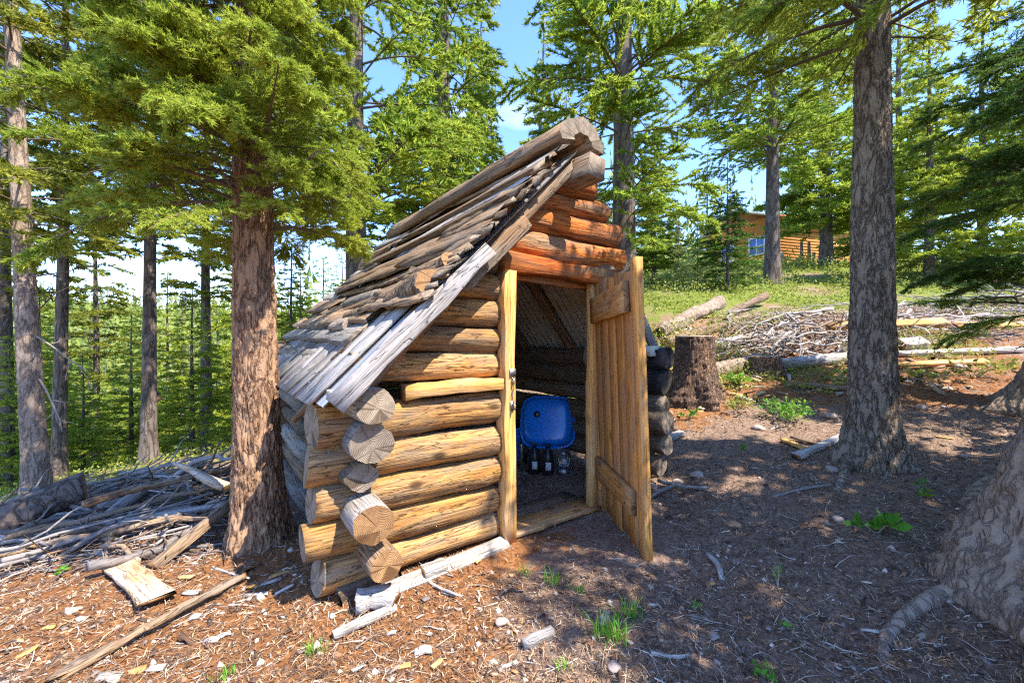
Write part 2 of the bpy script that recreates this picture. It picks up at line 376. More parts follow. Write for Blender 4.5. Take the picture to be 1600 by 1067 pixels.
plain('metal_roof', (.5, .5, .5), .45, .75, noise=.25, scale=5)
plain('metal_rust', (.42, .38, .34), .6, .1, noise=.5, scale=9)
plain('iron', (.3, .29, .28), .45, .9)
plain('nail', (.12, .07, .045), .7, .6)
plain('blue_enamel', (.015, .22, .75), .22, spec=.6, noise=.12, scale=3)
plain('black_plastic', (.015, .015, .017), .35, spec=.5)
plain('label_paper', (.6, .6, .58), .8)
plain('box_plastic', (.52, .55, .42), .6)
plain('house_siding', (.5, .175, .032), .8, noise=.2)
plain('house_trim', (.5, .16, .04), .8)
plain('window_white', (.75, .75, .75), .6)
plain('house_roof', (.5, .4, .3), .8)
def glassy(name, col, rough, trans):
    m, t, N, b, out = new_mat(name); b.inputs['Base Color'].default_value = (*col, 1); b.inputs['Roughness'].default_value = rough
    b.inputs['Transmission Weight'].default_value = trans; b.inputs['Specular IOR Level'].default_value = .6
glassy('pane_glass', (.1, .17, .4), .06, 0.)
glassy('clear_glass', (.8, .85, .85), .05, .9)
# ------------------------------------------------------------------ terrain
CP = np.array([
 (0,1,-.02),(-.96,2.12,0),(0,2.7,0),(.6,3.3,.02),(1.2,3.7,.09),(-1.7,2.85,-.08),(-2.4,4.1,-.15),(.3,4.6,.05),(-.8,4.,0),(-.3,5.6,.12),
 (3,3.5,.29),(2.4,5.5,.6),(1.4,5.3,.4),(5,4,.5),(1.9,1.5,.06),(3.5,1.5,.22),(-2,1.5,-.04),(-3,2.5,-.14),(-4,3.5,-.3),(-3.4,5,-.3),
 (-5.58,4.9,-.56),(-7.05,6.5,-.9),(-5.7,6.5,-.6),(-7.3,10,-1.6),(3.5,9,1.75),(6,9,1.85),(1.5,9,1.2),(4,7,1.12),(5.6,14,3.25),(3,14,2.9),
 (8.2,13.3,3.15),(15.6,25,5.3),(22,27,5.6),(10,26,5.0),(0,7,.4),(-2,7.2,-.2),(-1,10,.2),(0,14,1.2),(-3,14,-.8),(0,26,3.2),
 (-15,15,-4.5),(-16,30,-9),(-28,12,-8),(-8,28,-5),(6,2,.4),(10,6,1.3),(14,14,3.8),(20,8,2.2),(26,16,4.5),(0,-5,-.4),(-8,-3,-1.1),(8,-5,.4),(-14,4,-2.6),(20,-8,1.2),(-20,-10,-4)])
def _phi(r): return np.where(r > 1e-9, r*r*np.log(r+1e-9), 0)
_n = len(CP); _K = _phi(np.hypot(CP[:, None, 0]-CP[None, :, 0], CP[:, None, 1]-CP[None, :, 1]))+np.eye(_n)*.3
_P = np.c_[np.ones(_n), CP[:, :2]]; _A = np.block([[_K, _P], [_P.T, np.zeros((3, 3))]])
_w = np.linalg.solve(_A, np.r_[CP[:, 2], 0, 0, 0])
def sstep(x, a, b):
    t = np.clip((x-a)/(b-a), 0, 1); return t*t*(3-2*t)
def gz(x, y, micro=True):
    x = np.atleast_1d(np.asarray(x, float)); y = np.atleast_1d(np.asarray(y, float)); out = np.empty(len(x))
    for s in range(0, len(x), 20000):
        a = x[s:s+20000]; b = y[s:s+20000]
        xc = np.clip(a, -30, 30); yc = np.clip(b, -14, 34)
        near = _phi(np.hypot(xc[:, None]-CP[None, :, 0], yc[:, None]-CP[None, :, 1])) @ _w[:_n]+_w[_n]+_w[_n+1]*xc+_w[_n+2]*yc
        r = np.hypot(a, b); wr = sstep(a/(r+1e-6), -.35, .45)
        fr = np.interp(r, [20, 80, 200, 600], [4, 12, 26, 48]); fl = np.interp(r, [20, 45, 90, 150, 300, 600], [-6, -10, -13, -5, 20, 30])
        f = sstep(np.maximum(np.abs(a)/30, np.maximum(b/34, -b/14)), .95, 2.2)
        z = near*(1-f)+(fr*wr+fl*(1-wr))*f
        if micro:
            d = np.exp(-(np.hypot(a, b-3)/9)**2)
            p = np.c_[a*2.1, b*2.1, np.zeros(len(a))]
            z = z+.022*fbm(p, 5, 3)*(.4+d)+.007*fbm(p*6, 9, 3)*d+f*1.5*fbm(np.c_[a/18, b/18, 0*a], 3, 3)
        out[s:s+20000] = z
    return out
def g1(x, y): return float(gz([x], [y])[0])
def on_ground(px, py, far=60):
    """where a sight line of the survey photo meets the terrain"""
    Y = np.geomspace(.9, far, 500); X = (px-800)/FPX*Y; Z = CAM_H-(py-533.5)/FPX*Y
    k = np.argmax(Z < gz(X, Y, False)); k = k if k else len(Y)-1
    return float(X[k]), float(Y[k]), g1(X[k], Y[k])
def col_x(px, Y): return (px-800)/FPX*Y
def height(py, Y): return CAM_H-(py-533.5)/FPX*Y

def _axis(c, n, fine, far):
    k = np.linspace(-1, 1, n); a = np.arcsinh(far/fine)
    return c+fine*np.sinh(k*a)
gx = _axis(-.3, 460, 1.9, 700); gy = _axis(2.7, 460, 1.9, 700)
GX, GY = np.meshgrid(gx, gy); fx = GX.ravel(); fy = GY.ravel(); fz = gz(fx, fy)
i = (np.arange(len(gy)-1)[:, None]*len(gx)+np.arange(len(gx)-1)[None, :]).ravel()
GF = np.stack([i, i+1, i+1+len(gx), i+len(gx)], -1)

def _ground_mat():
    m, t, N, b, out = new_mat('ground_soil'); L = t.links.new
    tc = N('ShaderNodeTexCoord'); at = N('ShaderNodeAttribute', attribute_name='cover'); sp = N('ShaderNodeSeparateColor'); L(at.outputs['Color'], sp.inputs[0])
    n1 = N('ShaderNodeTexNoise', i_Scale=2.2, i_Detail=8, i_Roughness=.65); n2 = N('ShaderNodeTexNoise', i_Scale=38, i_Detail=6, i_Roughness=.75)
    n3 = N('ShaderNodeTexNoise', i_Scale=7, i_Detail=7, i_Roughness=.7)
    for n in (n1, n2, n3): L(tc.outputs['Object'], n.inputs['Vector'])
    red = ramp(N, [(.33, (.13, .05, .019)), (.5, (.26, .11, .041)), (.66, (.41, .2, .08))]); L(n2.outputs[0], red.inputs[0])
    duff = ramp(N, [(.3, (.09, .055, .037)), (.5, (.25, .165, .115)), (.72, (.43, .31, .225))]); L(n2.outputs[0], duff.inputs[0])
    green = ramp(N, [(.3, (.06, .07, .015)), (.5, (.15, .19, .03)), (.7, (.28, .27, .07))]); L(n2.outputs[0], green.inputs[0])
    def wgt(ch, nz, lo=.42, hi=.6):
        a = N('ShaderNodeMath', operation='ADD'); L(ch, a.inputs[0]); L(nz, a.inputs[1]); s = N('ShaderNodeMath', operation='SUBTRACT'); L(a.outputs[0], s.inputs[0]); s.inputs[1].default_value = .5
        r = N('ShaderNodeMapRange', interpolation_type='SMOOTHSTEP', i_From_Min=lo, i_From_Max=hi); L(s.outputs[0], r.inputs[0]); return r.outputs[0]
    c = mixc(t, N, wgt(sp.outputs[0], n3.outputs[0]), duff.outputs[0], red.outputs[0])
    c = mixc(t, N, wgt(sp.outputs[1], n3.outputs[0]), c, green.outputs[0])
    L(c, b.inputs['Base Color']); b.inputs['Roughness'].default_value = .95; b.inputs['Specular IOR Level'].default_value = .1
    h = N('ShaderNodeMath', operation='ADD'); L(n2.outputs[0], h.inputs[0]); L(n3.outputs[0], h.inputs[1])
    bp = N('ShaderNodeBump', i_Strength=.8, i_Distance=.03); L(h.outputs[0], bp.inputs['Height']); L(bp.outputs[0], b.inputs['Normal'])
_ground_mat()
def cover(x, y):
    """(bare red soil, greenery) from place to place"""
    n = fbm(np.c_[x*.7, y*.7, 0*x], 21, 3)
    red = .72*sstep(-x, -.35, .5)*(1-sstep(y, 2.6, 3.6))+.47*sstep(y, 3.9, 4.9)*sstep(x, 1.2, 2.)+.12*n+.1+.38*np.exp(-((x-.3)**2+(y-2.75)**2)/.25)
    grn = sstep(y, 4.3, 7.2)*sstep(x, -.5, 1.5)*.72+sstep(-x+.8*(y-3), 4.0, 6.5)*.6+.25*n-.45*np.exp(-((y-7.6)/1.3)**2)*sstep(x, 2.5, 4)
    grn = np.maximum(grn, sstep(np.hypot(x, y), 14, 24))
    return np.clip(red, 0, 1), np.clip(grn, 0, 1)
gm = mesh('ground', np.c_[fx, fy, fz], GF, ['ground_soil'], None, True)
r_, g_ = cover(fx, fy)
ca = gm.color_attributes.new('cover', 'FLOAT_COLOR', 'POINT'); ca.data.foreach_set('color', np.c_[r_, g_, 0*r_, 0*r_+1].astype(np.float32).ravel())
ground = tag(link('ground', gm), 'red soil hillside strewn with needles and wood chips', None, None, 'structure')

# ------------------------------------------------------------------ the log shed, in its own frame: x along the door wall, y into the shed
P0 = Vector((-.077, 2.775, 0)); TH = math.atan2(.594, .8045)
shed = empty('log_shed', P0, TH, 'small weathered log shed with steep board roof and open plank door', 'shed')
MW = Matrix.Translation(P0) @ Matrix.Rotation(TH, 4, 'Z')
def W2(x, y, z): return MW @ Vector((x, y, z))
TL, TR, DEP = -.93, 1.5, 2.45          # side wall centre lines, shed depth
APEX_X, APEX_Z = .47, 2.6
def wall_log(p0, p1, r0, r1, mats, seed, name='wall_log', **kw):
    me = log_mesh(name, (Vector(p1)-Vector(p0)).length, r0, r1, mats, seed, **kw)
    return link(name, me, shed, axes(p0, p1))
edges = [.03, .20, .382, .575, .772, .985]
# door wall, left of the door
for k in range(5):
    a, b = edges[k], edges[k+1]; r = (b-a)/2*1.04; zc = (a+b)/2
    x0 = -1.13-[.0, .07, .03, .05, .03][k]
    wall_log((x0, 0, zc), (-.045, 0, zc-.012), r, r*.97, ['log_golden', 'end_grey'], 100+k, sides=30, rough=.085, bend=.008)
zs = [1.075, 1.235, 1.395, 1.565, 1.745, 1.905]
for k in range(5):
    a, b = zs[k], zs[k+1]; r = (b-a)/2*1.05; zc = (a+b)/2
    x0 = APEX_X-(APEX_Z-zc-.03)/.97+.02
    wall_log((max(x0, -1.0), 0, zc), (-.045, 0, zc-.005), r, r*.98, ['log_golden' if k < 4 else 'log_brown', 'end_grey'], 110+k, sides=30, rough=.085, bend=.008)
link('filler_board', plank_mesh('filler_board', .66, .078, .1, ['lumber_fresh', 'end_tan'], 31, warp=.03), shed, axes((-.71, -.02, 1.03), (-.05, -.02, 1.03), (0, -1, 0)))
# door wall, right of the door
for k in range(10):
    a, b = (edges+zs[1:])[k], (edges+zs[1:])[k+1]; r = (b-a)/2*1.03; zc = (a+b)/2
    x1 = min(1.80+.03*((k*7) % 3), APEX_X+(APEX_Z-zc-.03)/1.2)
    if k > 4: x1 = APEX_X+(APEX_Z-zc)/1.32
    wall_log((.9, 0, zc+.04), (x1, 0, zc+.05), r, r, ['log_brown', 'end_grey'], 130+k, rough=.1, bend=.008)
# side walls; the ends of these logs poke out past the door wall
SZ = [.226, .414, .612, .795, .99]; SR = [.088, .102, .094, .1, .108]
for k in range(5):
    p0 = (TL+[.045, .0, -.02, -.015, .01][k], -.24-[.05, .06, -.07, .0, .035][k], SZ[k])
    wall_log(p0, (TL, DEP+.2, SZ[k]+.02), SR[k], SR[k]*.72, ['log_grey' if k in (1, 3, 4) else 'log_brown', 'end_tan' if k in (0, 1) else 'end_grey'], 150+k, sides=30, flat=[.9, 1., .72, 1., .86][k], rough=.2 if k == 2 else .1, bend=.015, cutskew=.2)
wall_log((TL+.03, .02, 1.17), (TL, DEP+.2, 1.17), .08, .08, ['log_grey', 'end_grey'], 158)
wall_log((TL, .1, .05), (TL, DEP+.2, .06), .08, .08, ['log_grey', 'end_grey'], 159)
RZ = [.2, .37, .55, .735, .92, 1.09]; RR = [.088, .085, .1, .085, .115, .095]
for k in range(6):
    ch = k in (4, 5)
    if ch: wall_log((TR, -.22-.03*(k % 3), RZ[k]+.06), (TR, .09, RZ[k]+.06), RR[k], RR[k], ['log_char_and_shade', 'end_dark'], 170+k, sides=18)
    wall_log((TR, .08 if ch else -.22-.03*(k % 3), RZ[k]+.06), (TR, DEP+.2, RZ[k]+.06), RR[k]*(.97 if ch else 1), RR[k]*.93, ['log_brown', 'end_grey'], 180+k, sides=18)
# far wall
for k in range(7):
    zc = .12+.18*k
    wall_log((TL-.15, DEP, zc), (TR+.2, DEP, zc+.01), .088, .088, ['log_brown', 'end_grey'], 190+k, sides=12, rough=.07)
for k in range(6):
    zc = 1.37+.18*k; hw = (APEX_Z-zc)/1.1
    wall_log((APEX_X-hw, DEP, zc), (APEX_X+hw, DEP, zc+.01), .086, .086, ['log_brown', 'end_grey'], 200+k, sides=12, rough=.07)
# gable logs over the door
for k, (xa, xb, za, zb, mt) in enumerate([(-.2, 1.18, 1.87, 2.06, 'log_orange'), (-.07, 1.12, 2.055, 2.235, 'log_orange'), (.08, .96, 2.225, 2.375, 'log_orange'), (.19, .8, 2.365, 2.5, 'log_orange')]):
    r = (zb-za)/2*1.06; zc = (za+zb)/2
    wall_log((xa, -.02, zc), (xb, -.01-.02*k, zc), r*.92, r*1.02, [mt, 'end_tan' if k == 3 else 'end_grey'], 230+k, sides=30, rough=.1, bend=.015, name='gable_log')
wall_log((.27, -.16, 2.43), (.27, .3, 2.45), .07, .07, ['log_orange', 'end_tan'], 236, sides=18, name='purlin_log')
# frame of the doorway
def board(name, p0, p1, w, th, mats, up, seed, **kw):
    me = plank_mesh(name, (Vector(p1)-Vector(p0)).length, w, th, mats, seed, **kw)
    return link(name, me, shed, axes(p0, p1, up))
board('door_jamb', (-.012, -.045, 0), (-.012, -.045, 1.77), .085, .09, ['lumber_fresh', 'end_tan'], (0, -1, 0), 40, seg=9, warp=.03)
board('door_jamb', (.825, -.03, .0), (.825, -.03, 1.76), .085, .06, ['lumber_fresh', 'end_tan'], (0, -1, 0), 41)
board('door_jamb', (.885, -.05, .0), (.885, -.05, 1.76), .05, .1, ['plank_door', 'end_tan'], (0, -1, 0), 42)
board('lintel', (-.06, -.035, 1.815), (1.02, -.035, 1.80), .12, .1, ['lintel_orange', 'end_tan'], (0, -1, 0), 43, warp=.02)
board('lintel', (.03, .02, 1.735), (.87, .02, 1.725), .05, .05, ['lintel_orange', 'end_tan'], (0, -1, 0), 44)
board('sill_board', (-.04, -.02, .02), (.86, -.02, .015), .2, .03, ['plank_door', 'end_tan'], (0, 0, 1), 45, warp=.04)
board('sill_board', (-.04, .2, .012), (.86, .2, .012), .17, .025, ['slab_brown', 'end_tan'], (0, 0, 1), 46, warp=.04)
board('base_board', (-.86, -.16, -.01), (-.03, -.11, .01), .085, .035, ['wood_bleached', 'end_tan'], (0, -.5, 1), 47, warp=.05, ragged=.02)
link('bearing_block', plank_mesh('bearing_block', .17, .1, .075, ['wood_bleached', 'end_tan'], 48, rough=.012, ragged=.02), shed, axes((-.98, -.2, .0), (-.83, -.27, .0)))
link('bearing_block', plank_mesh('bearing_block', .3, .12, .09, ['log_brown', 'end_grey'], 49, rough=.012, ragged=.02), shed, axes((-1.05, -.06, -.02), (-.76, -.04, -.02)))
# hasp on the left jamb
def box(name, sx, sy, sz, mat, bev=.1):
    me = plank_mesh(name, sx, sy, sz, [mat], 5, seg=1, rough=0); return me
hs = link('hasp', box('hasp', .05, .045, .006, 'iron'), shed, axes((-.002, -.138, 1.075), (-.002, -.138, 1.125), (0, -1, 0)))
link('staple', box('staple', .04, .012, .018, 'iron'), hs, axes((-.05, 0, 0), (-.01, 0, 0)))
V, F, C = sweep([(0, 0, 0), (-.03, .004, .004), (-.07, -.004, .008), (-.12, .006, .006), (-.17, -.002, .004)], .0035, 6); link('chain', mesh('chain', V, [F, C], ['iron']), hs)
lk = link('latch_plate', box('latch_plate', .06, .03, .006, 'iron'), shed, axes((-.005, -.138, .86), (-.005, -.138, .92), (0, -1, 0)))
V, F, C = sweep([(0, 0, .006), (.01, 0, .03), (.035, 0, .034), (.05, 0, .012)], .005, 7); link('latch_loop', mesh('latch_loop', V, [F, C], ['iron']), lk)
# the plank door, swung out; hinged at the right jamb
door = empty('door', (.905, -.10, 0), 0, None, None, None, shed)
door.rotation_euler = Euler((math.radians(2.0), 0, math.radians(-118.3)), 'XYZ')
wd = [.13, .15, .14, .13, .16]; xx = .0
for k, w in enumerate(wd):
    hgt = 1.735+[.0, .02, .005, .015, .0][k]; zb = .03+[.0, .015, -.01, .01, -.02][k]
    link('door_plank', plank_mesh('door_plank', hgt-zb, w-.006, .026, ['plank_door', 'end_tan'], 60+k, seg=8, warp=.02, rough=.002, ragged=.01), door, axes((xx+w/2, 0, zb), (xx+w/2, 0, hgt), (0, -1, 0)))
    xx += w
link('door_stile', plank_mesh('door_stile', 1.83, .075, .05, ['plank_door', 'end_grey'], 66, seg=8, warp=.03, rough=.002), door, axes((xx+.037, .012, -.03), (xx+.037, .012, 1.80), (0, -1, 0)))
link('door_batten', plank_mesh('door_batten', .66, .19, .04, ['lumber_fresh', 'end_tan'], 67, seg=6, warp=.02, rough=.003), door, axes((.015, -.027, 1.53), (.675, -.027, 1.58), (0, -1, 0)))
link('door_batten', plank_mesh('door_batten', .66, .15, .04, ['plank_door', 'end_tan'], 68, seg=6, warp=.05, rough=.003), door, axes((.015, -.027, .35), (.675, -.027, .30), (0, -1, 0)))
for bz, ln_ in ((.33, .26), (1.555, .3)):
    for k in range(8):
        V, F, C = sweep([(0, 0, 0), (0, 0, .004)], [.006, .005], 7); link('nail', mesh('nail', V, [F, C], ['nail']), door, Matrix.Translation((.06+.075*k, -.068, bz+(-.035 if k % 2 else .035)+(.04 if bz > 1 else -.04)*(k/8-.5))) @ Matrix.Rotation(math.pi/2, 4, 'X'))
for z in (.36, 1.52): 
    V, F, C = sweep([(0, 0, -.045), (0, 0, .045)], .012, 8); link('hinge', mesh('hinge', V, [F, C], ['iron']), door, Matrix.Translation((-.012, -.02, z)))
# ---- roof
def slope(side):
    """down-slope unit vector, outward normal and point on the apex line for a slope"""
    if side < 0: ex, ez = -1.13, 1.02
    else: ex, ez = 1.72, 1.06
    d = Vector((ex-APEX_X, 0, ez-APEX_Z)); Ln = d.length; d.normalize(); n = Vector((-d.z, 0, d.x)) if side > 0 else Vector((d.z, 0, -d.x))
    return d, n, Ln
YF, YB, YR = -.3, DEP+.25, .12
roof = empty('roof', (0, 0, 0), 0, None, None, None, shed)
for side in (-1, 1):
    d, n, Ln = slope(side)
    for k in range(3):
        y0_ = YF+.04 if side < 0 else YR; ya = y0_+(YB-y0_)/3*k; yb = y0_+(YB-y0_)/3*(k+1)+.05; ny = 84
        yy = np.linspace(ya, yb, ny); V = []
        for s in (.0, Ln*.5, Ln+.03):
            for y in yy:
                h = (.009*math.sin(y*2*math.pi/.068) if side < 0 else .017*math.sin(y*2*math.pi/.085))+.004*k
                p = Vector((APEX_X, y, APEX_Z))+d*s+n*h; V.append(p)
        i = np.arange(2)[:, None]*ny+np.arange(ny-1)[None, :]; i = i.ravel(); F = np.stack([i, i+1, i+1+ny, i+ny], -1)
        link('corrugated_sheet', mesh('corrugated_sheet', np.array(V), F, ['metal_roof' if side < 0 else 'metal_rust'], None, True), roof)
    # rafters and purlins beneath
    for k in range(4):
        y = (-.16 if side < 0 else .2) if k == 0 else .1+(DEP-.2)/3*k
        a = Vector((APEX_X, y, APEX_Z))+d*.05-n*.075; b_ = Vector((APEX_X, y, APEX_Z))+d*(Ln-.05)-n*.07
        link('rafter', log_mesh('rafter', (b_-a).length, .048, .052, ['log_brown', 'end_grey'], 300+k+10*side, sides=8, rough=.08), roof, axes(a, b_))
def on_roof(side, s, y, lift=0.):
    d, n, Ln = slope(side); return Vector((APEX_X, y, APEX_Z))+d*s+n*lift
dl, nl, LL = slope(-1)
rr = np.random.default_rng(5)
# rake-wise boards low on the left slope
for k in range(12):
    y = -.02+k*.215; w = rr.uniform(.12, .2); s0 = rr.uniform(.85, 1.2)
    if y < -.1: continue
    link('roof_board', plank_mesh('roof_board', LL+.06-s0, w, .02, ['board_weathered', 'end_grey'], 400+k, seg=5, warp=.05), roof, axes(on_roof(-1, s0, y, .014), on_roof(-1, LL+.06+rr.uniform(-.03, .05), y+rr.uniform(-.02, .02), .014), nl))
# slabs laid along the slope, lapping from the eave side up to the ridge
row = 0; s = 1.78
while s > .1:
    y = YF+rr.uniform(-.02, .1)+(.55 if s > 1.5 else 0)
    while y < YB-.15:
        ln = min(rr.uniform(1.6, 2.9), YB+.1-y)
        w = rr.uniform(.17, .25); th = rr.uniform(.022, .045); sag = rr.uniform(-.02, .12)*ln/1.5
        a = on_roof(-1, s+rr.uniform(-.03, .03), y, .022+.006*row); b_ = on_roof(-1, s+sag, y+ln, .02+.006*row+rr.uniform(0, .03))
        rolln = (nl+dl*-.12).normalized()
        link('roof_slab', plank_mesh('roof_slab', (b_-a).length, w, th, ['slab_brown' if rr.random() < .85 else 'board_weathered', 'end_grey'], 430+row*9+int(y*7), seg=9, warp=.13, rough=.007, round_=rr.random() < .4, ragged=.07, taper=rr.uniform(.7, 1.05)), roof, axes(a, b_, rolln))
        y += ln+rr.uniform(-.1, .05)
    s -= rr.uniform(.12, .155); row += 1
# short shakes splayed near the front edge
for k in range(14):
    s = .4+k*.09; a = on_roof(-1, s, YF-rr.uniform(.0, .05), .05+rr.uniform(0, .025)); b_ = on_roof(-1, s+rr.uniform(.05, .28), YF+rr.uniform(.55, 1.), .06+rr.uniform(0, .03))
    link('roof_shake', plank_mesh('roof_shake', (b_-a).length, rr.uniform(.07, .13), .028, ['slab_brown', 'end_grey'], 520+k, seg=7, warp=.2, rough=.01, round_=True, ragged=.05, taper=.8), roof, axes(a, b_, nl, rr.uniform(-.2, .2)))
# loose chunks weighing the roof down
def chunk(s, y, ln, ds, r, mats, seed, flat=.75, name='roof_chunk', lift=.07, rough=.25):
    a = on_roof(-1, s, y, lift); b_ = on_roof(-1, s+ds, y+ln, lift)
    return link(name, log_mesh(name, (b_-a).length, r, r*.85, mats, seed, sides=20, rough=rough, bend=.01, seg=14, flat=flat), roof, axes(a, b_, nl))
chunk(1.47, -.26, .42, .10, .075, ['bark_chunk', 'end_tan'], 540, .75)
chunk(1.30, -.25, .09, .02, .05, ['bark_chunk', 'end_tan'], 541, .8)
chunk(1.42, .75, .65, .04, .06, ['log_grey', 'end_grey'], 542, .6, lift=.06, rough=.12)
chunk(1.62, .45, .35, .06, .055, ['bark_chunk', 'end_grey'], 543, .7, lift=.06)
chunk(1.72, .62, .3, .04, .06, ['log_grey', 'end_grey'], 544, .7, lift=.06)
chunk(1.68, 1.25, .55, .05, .06, ['log_grey', 'end_grey'], 545, .7, lift=.06)
for k, (s, y) in enumerate([(1.0, -.2), (1.12, -.24), (.9, -.22), (1.93, .0), (1.98, .05)]):
    a = on_roof(-1, s, y, .08); V, F, C = sweep([(0, 0, 0), (.09, 0, .015)], .004, 6); link('nail', mesh('nail', V, [F, C], ['nail']), roof, axes(a, a+Vector((-.05, -.02, -.07))))
# rake boards, eave boards
a = on_roof(-1, 1.1, YF-.012, -.03); b_ = on_roof(-1, LL-.0, YF-.012, -.01)
link('barge_board', plank_mesh('barge_board', (b_-a).length, .095, .04, ['board_weathered', 'end_grey'], 551, seg=8, warp=.02), roof, axes(a, b_, Vector((-.3, -1, .25))))
a = on_roof(-1, .72, YF+.06, -.07); b_ = on_roof(-1, 1.35, YF+.06, -.07)
link('barge_board', plank_mesh('barge_board', (b_-a).length, .09, .05, ['log_brown', 'end_grey'], 552, seg=8, warp=.04), roof, axes(a, b_, (0, -1, 0)))
dr, nr, LR = slope(1)
a = on_roof(1, .95, -.13, -.05); b_ = on_roof(1, LR-.02, -.13, -.05)
link('barge_board', plank_mesh('barge_board', (b_-a).length, .09, .035, ['board_weathered', 'end_grey'], 553, seg=6, warp=.03), roof, axes(a, b_, (0, -1, 0)))
for k in range(4):
    y0 = YF+.02+k*.72
    link('eave_board', plank_mesh('eave_board', .74, .12, .04, ['board_weathered', 'end_grey'], 556+k, seg=3, warp=.05), roof, axes(on_roof(-1, LL-.06, y0, -.05), on_roof(-1, LL-.06+.01*k, y0+.7, -.05), (0, 0, 1)))
link('eave_board', plank_mesh('eave_board', .5, .13, .03, ['slab_brown', 'end_grey'], 561, seg=3, warp=.1), roof, axes(on_roof(-1, LL-.2, .0, -.02), on_roof(-1, LL+.14, .42, -.1), nl))
for k in range(14):
    s = .12+k*.125
    a = on_roof(1, s, YR-rr.uniform(0, .08), .02+.004*k % .02); b_ = on_roof(1, s+rr.uniform(-.03, .05), YB, .02)
    link('roof_slab', plank_mesh('roof_slab', (b_-a).length, .16, .035, ['slab_brown', 'end_grey'], 570+k, seg=6, warp=.1, round_=True, ragged=.05), roof, axes(a, b_, nr))
# ridge pole and the half log capping the ridge
link('ridge_pole', plank_mesh('ridge_pole', DEP+.75, .165, .15, ['log_brown', 'end_grey'], 590, seg=8, rough=.004), roof, axes((APEX_X+.05, -.37, APEX_Z-.2), (APEX_X+.04, DEP+.25, APEX_Z-.2), (.12, 0, 1)))
th = np.linspace(-.25, math.pi+.25, 15); ro = .2; n = 14; V = []
for i in range(n+1):
    y = -.3+(DEP+.6)*i/n
    for j, t in enumerate(th):
        rad = ro*(1+.05*math.sin(i*1.3+j)+.03*math.sin(j*2.1+i*.4)); V.append((y, math.cos(t)*rad*1.02, math.sin(t)*rad*.78))
    for j, t in enumerate(reversed(th)):
        rad = ro*.42*(1+.06*math.sin(j*1.7+i)); V.append((y, math.cos(t)*rad, math.sin(t)*rad*.6))
V = np.array(V); k = 30
i = np.arange(n)[:, None]*k; j = np.arange(k)[None, :]; q = (j+1) % k
F = np.stack([i+q, i+j, i+k+j, i+k+q], -1).reshape(-1, 4)
j = np.arange(14); E0 = np.stack([j, j+1, 28-j, 29-j], -1); E = np.vstack([E0, (E0+n*k)[:, ::-1]])
V[:k, 0] += rr.normal(0, .003, k)
link('ridge_cap', mesh('ridge_cap', V, [F, E], ['slab_brown', 'end_grey'], np.r_[np.zeros(len(F)), np.ones(len(E))], np.r_[np.ones(len(F)), np.zeros(len(E))]), roof, axes((APEX_X, 0, APEX_Z+.05), (APEX_X-.02, 1, APEX_Z+.03)))
# meter box by the right corner
mbx = link('meter_box', box('meter_box', .13, .085, .07, 'box_plastic'), None, MW @ axes((1.34, -.15, 1.22), (1.47, -.15, 1.22), (0, -1, 0)))
tag(mbx, 'small pale plastic box above the blackened log ends', 'box')
link('display', box('display', .05, .025, .004, 'black_plastic'), mbx, axes((.055, 0, .07), (.105, 0, .07)))
# ------------------------------------------------------------------ trees
def trunk_mesh(name, H, r0, mat, seed, lean=(0, 0), flare=.5, sides=64, fine=True, cell=.035, depth=.12, lobes=5, rtop=.02, zfine=4.5, root=.25, fdec=.22, lobe=1.):
    rn = np.random.default_rng(seed)
    z = np.r_[np.arange(-root, min(zfine, H), .018), np.linspace(min(zfine, H), H, 14)[1:]] if fine else np.r_[-root, 0, .1, .25, .5, np.linspace(1, H, 12)]
    th = np.linspace(0, 2*np.pi, sides, endpoint=False); Z, T = np.meshgrid(z, th, indexing='ij')
    zz = np.clip(Z, 0, None); base = r0*(1-(1-rtop/r0)*(zz/H)**.9)
    ph = rn.uniform(0, 6, 3)
    fl = flare*np.exp(-zz/fdec)*(1+lobe*(.45*np.sin(lobes*T+ph[0])+.25*np.sin((lobes+2)*T+ph[1])))*r0
    R = base+fl
    if fine:
        per = max(8, int(2*np.pi*r0/cell)); u = T/(2*np.pi)*per; v = Z/(cell*2.9)
        q = np.c_[np.cos(T).ravel()*2, np.sin(T).ravel()*2, Z.ravel()*3]
        u = u+.9*fbm(q*np.array([1.5, 1.5, 2.2]), seed, 3).reshape(T.shape); v = v+1.2*fbm(q*1.7+9, seed+3, 3).reshape(T.shape)
        e, f1 = worley(u, v, per, seed)
        qq = np.c_[np.cos(T).ravel()*r0/cell*1.1, np.sin(T).ravel()*r0/cell*1.1, Z.ravel()/(cell*3.2)]
        rg = 1-np.clip(np.abs(fbm(qq, seed+20, 3)).reshape(T.shape)*3, 0, 1)          # furrows
        R = R*(1+depth*.5*(.45*np.clip(e, 0, .35)/.35-.75*rg))+R*.05*fbm(q, seed+5, 4).reshape(T.shape)+.006*fbm(q*9, seed+8, 3).reshape(T.shape)
    bx = lean[0]*zz+.02*r0*np.sin(zz*.9+ph[2])*zz; by = lean[1]*zz
    V = np.stack([bx+R*np.cos(T), by+R*np.sin(T), Z], -1).reshape(-1, 3)
    n = len(z); i = np.arange(n-1)[:, None]*sides; j = np.arange(sides)[None, :]; k = (j+1) % sides
    F = np.stack([i+j, i+k, i+sides+k, i+sides+j], -1).reshape(-1, 4)
    V = np.vstack([V, [bx[-1, 0], by[-1, 0], H+.02]]); a = (n-1)*sides
    C = np.stack([a+np.arange(sides), a+(np.arange(sides)+1) % sides, np.full(sides, n*sides)], -1)
    return V, [F, C], mat

def rot_about(v, ax, a):
    c = np.cos(a)[:, None]; s = np.sin(a)[:, None]
    return v*c+np.cross(ax, v)*s+ax*(np.sum(ax*v, 1)[:, None])*(1-c)

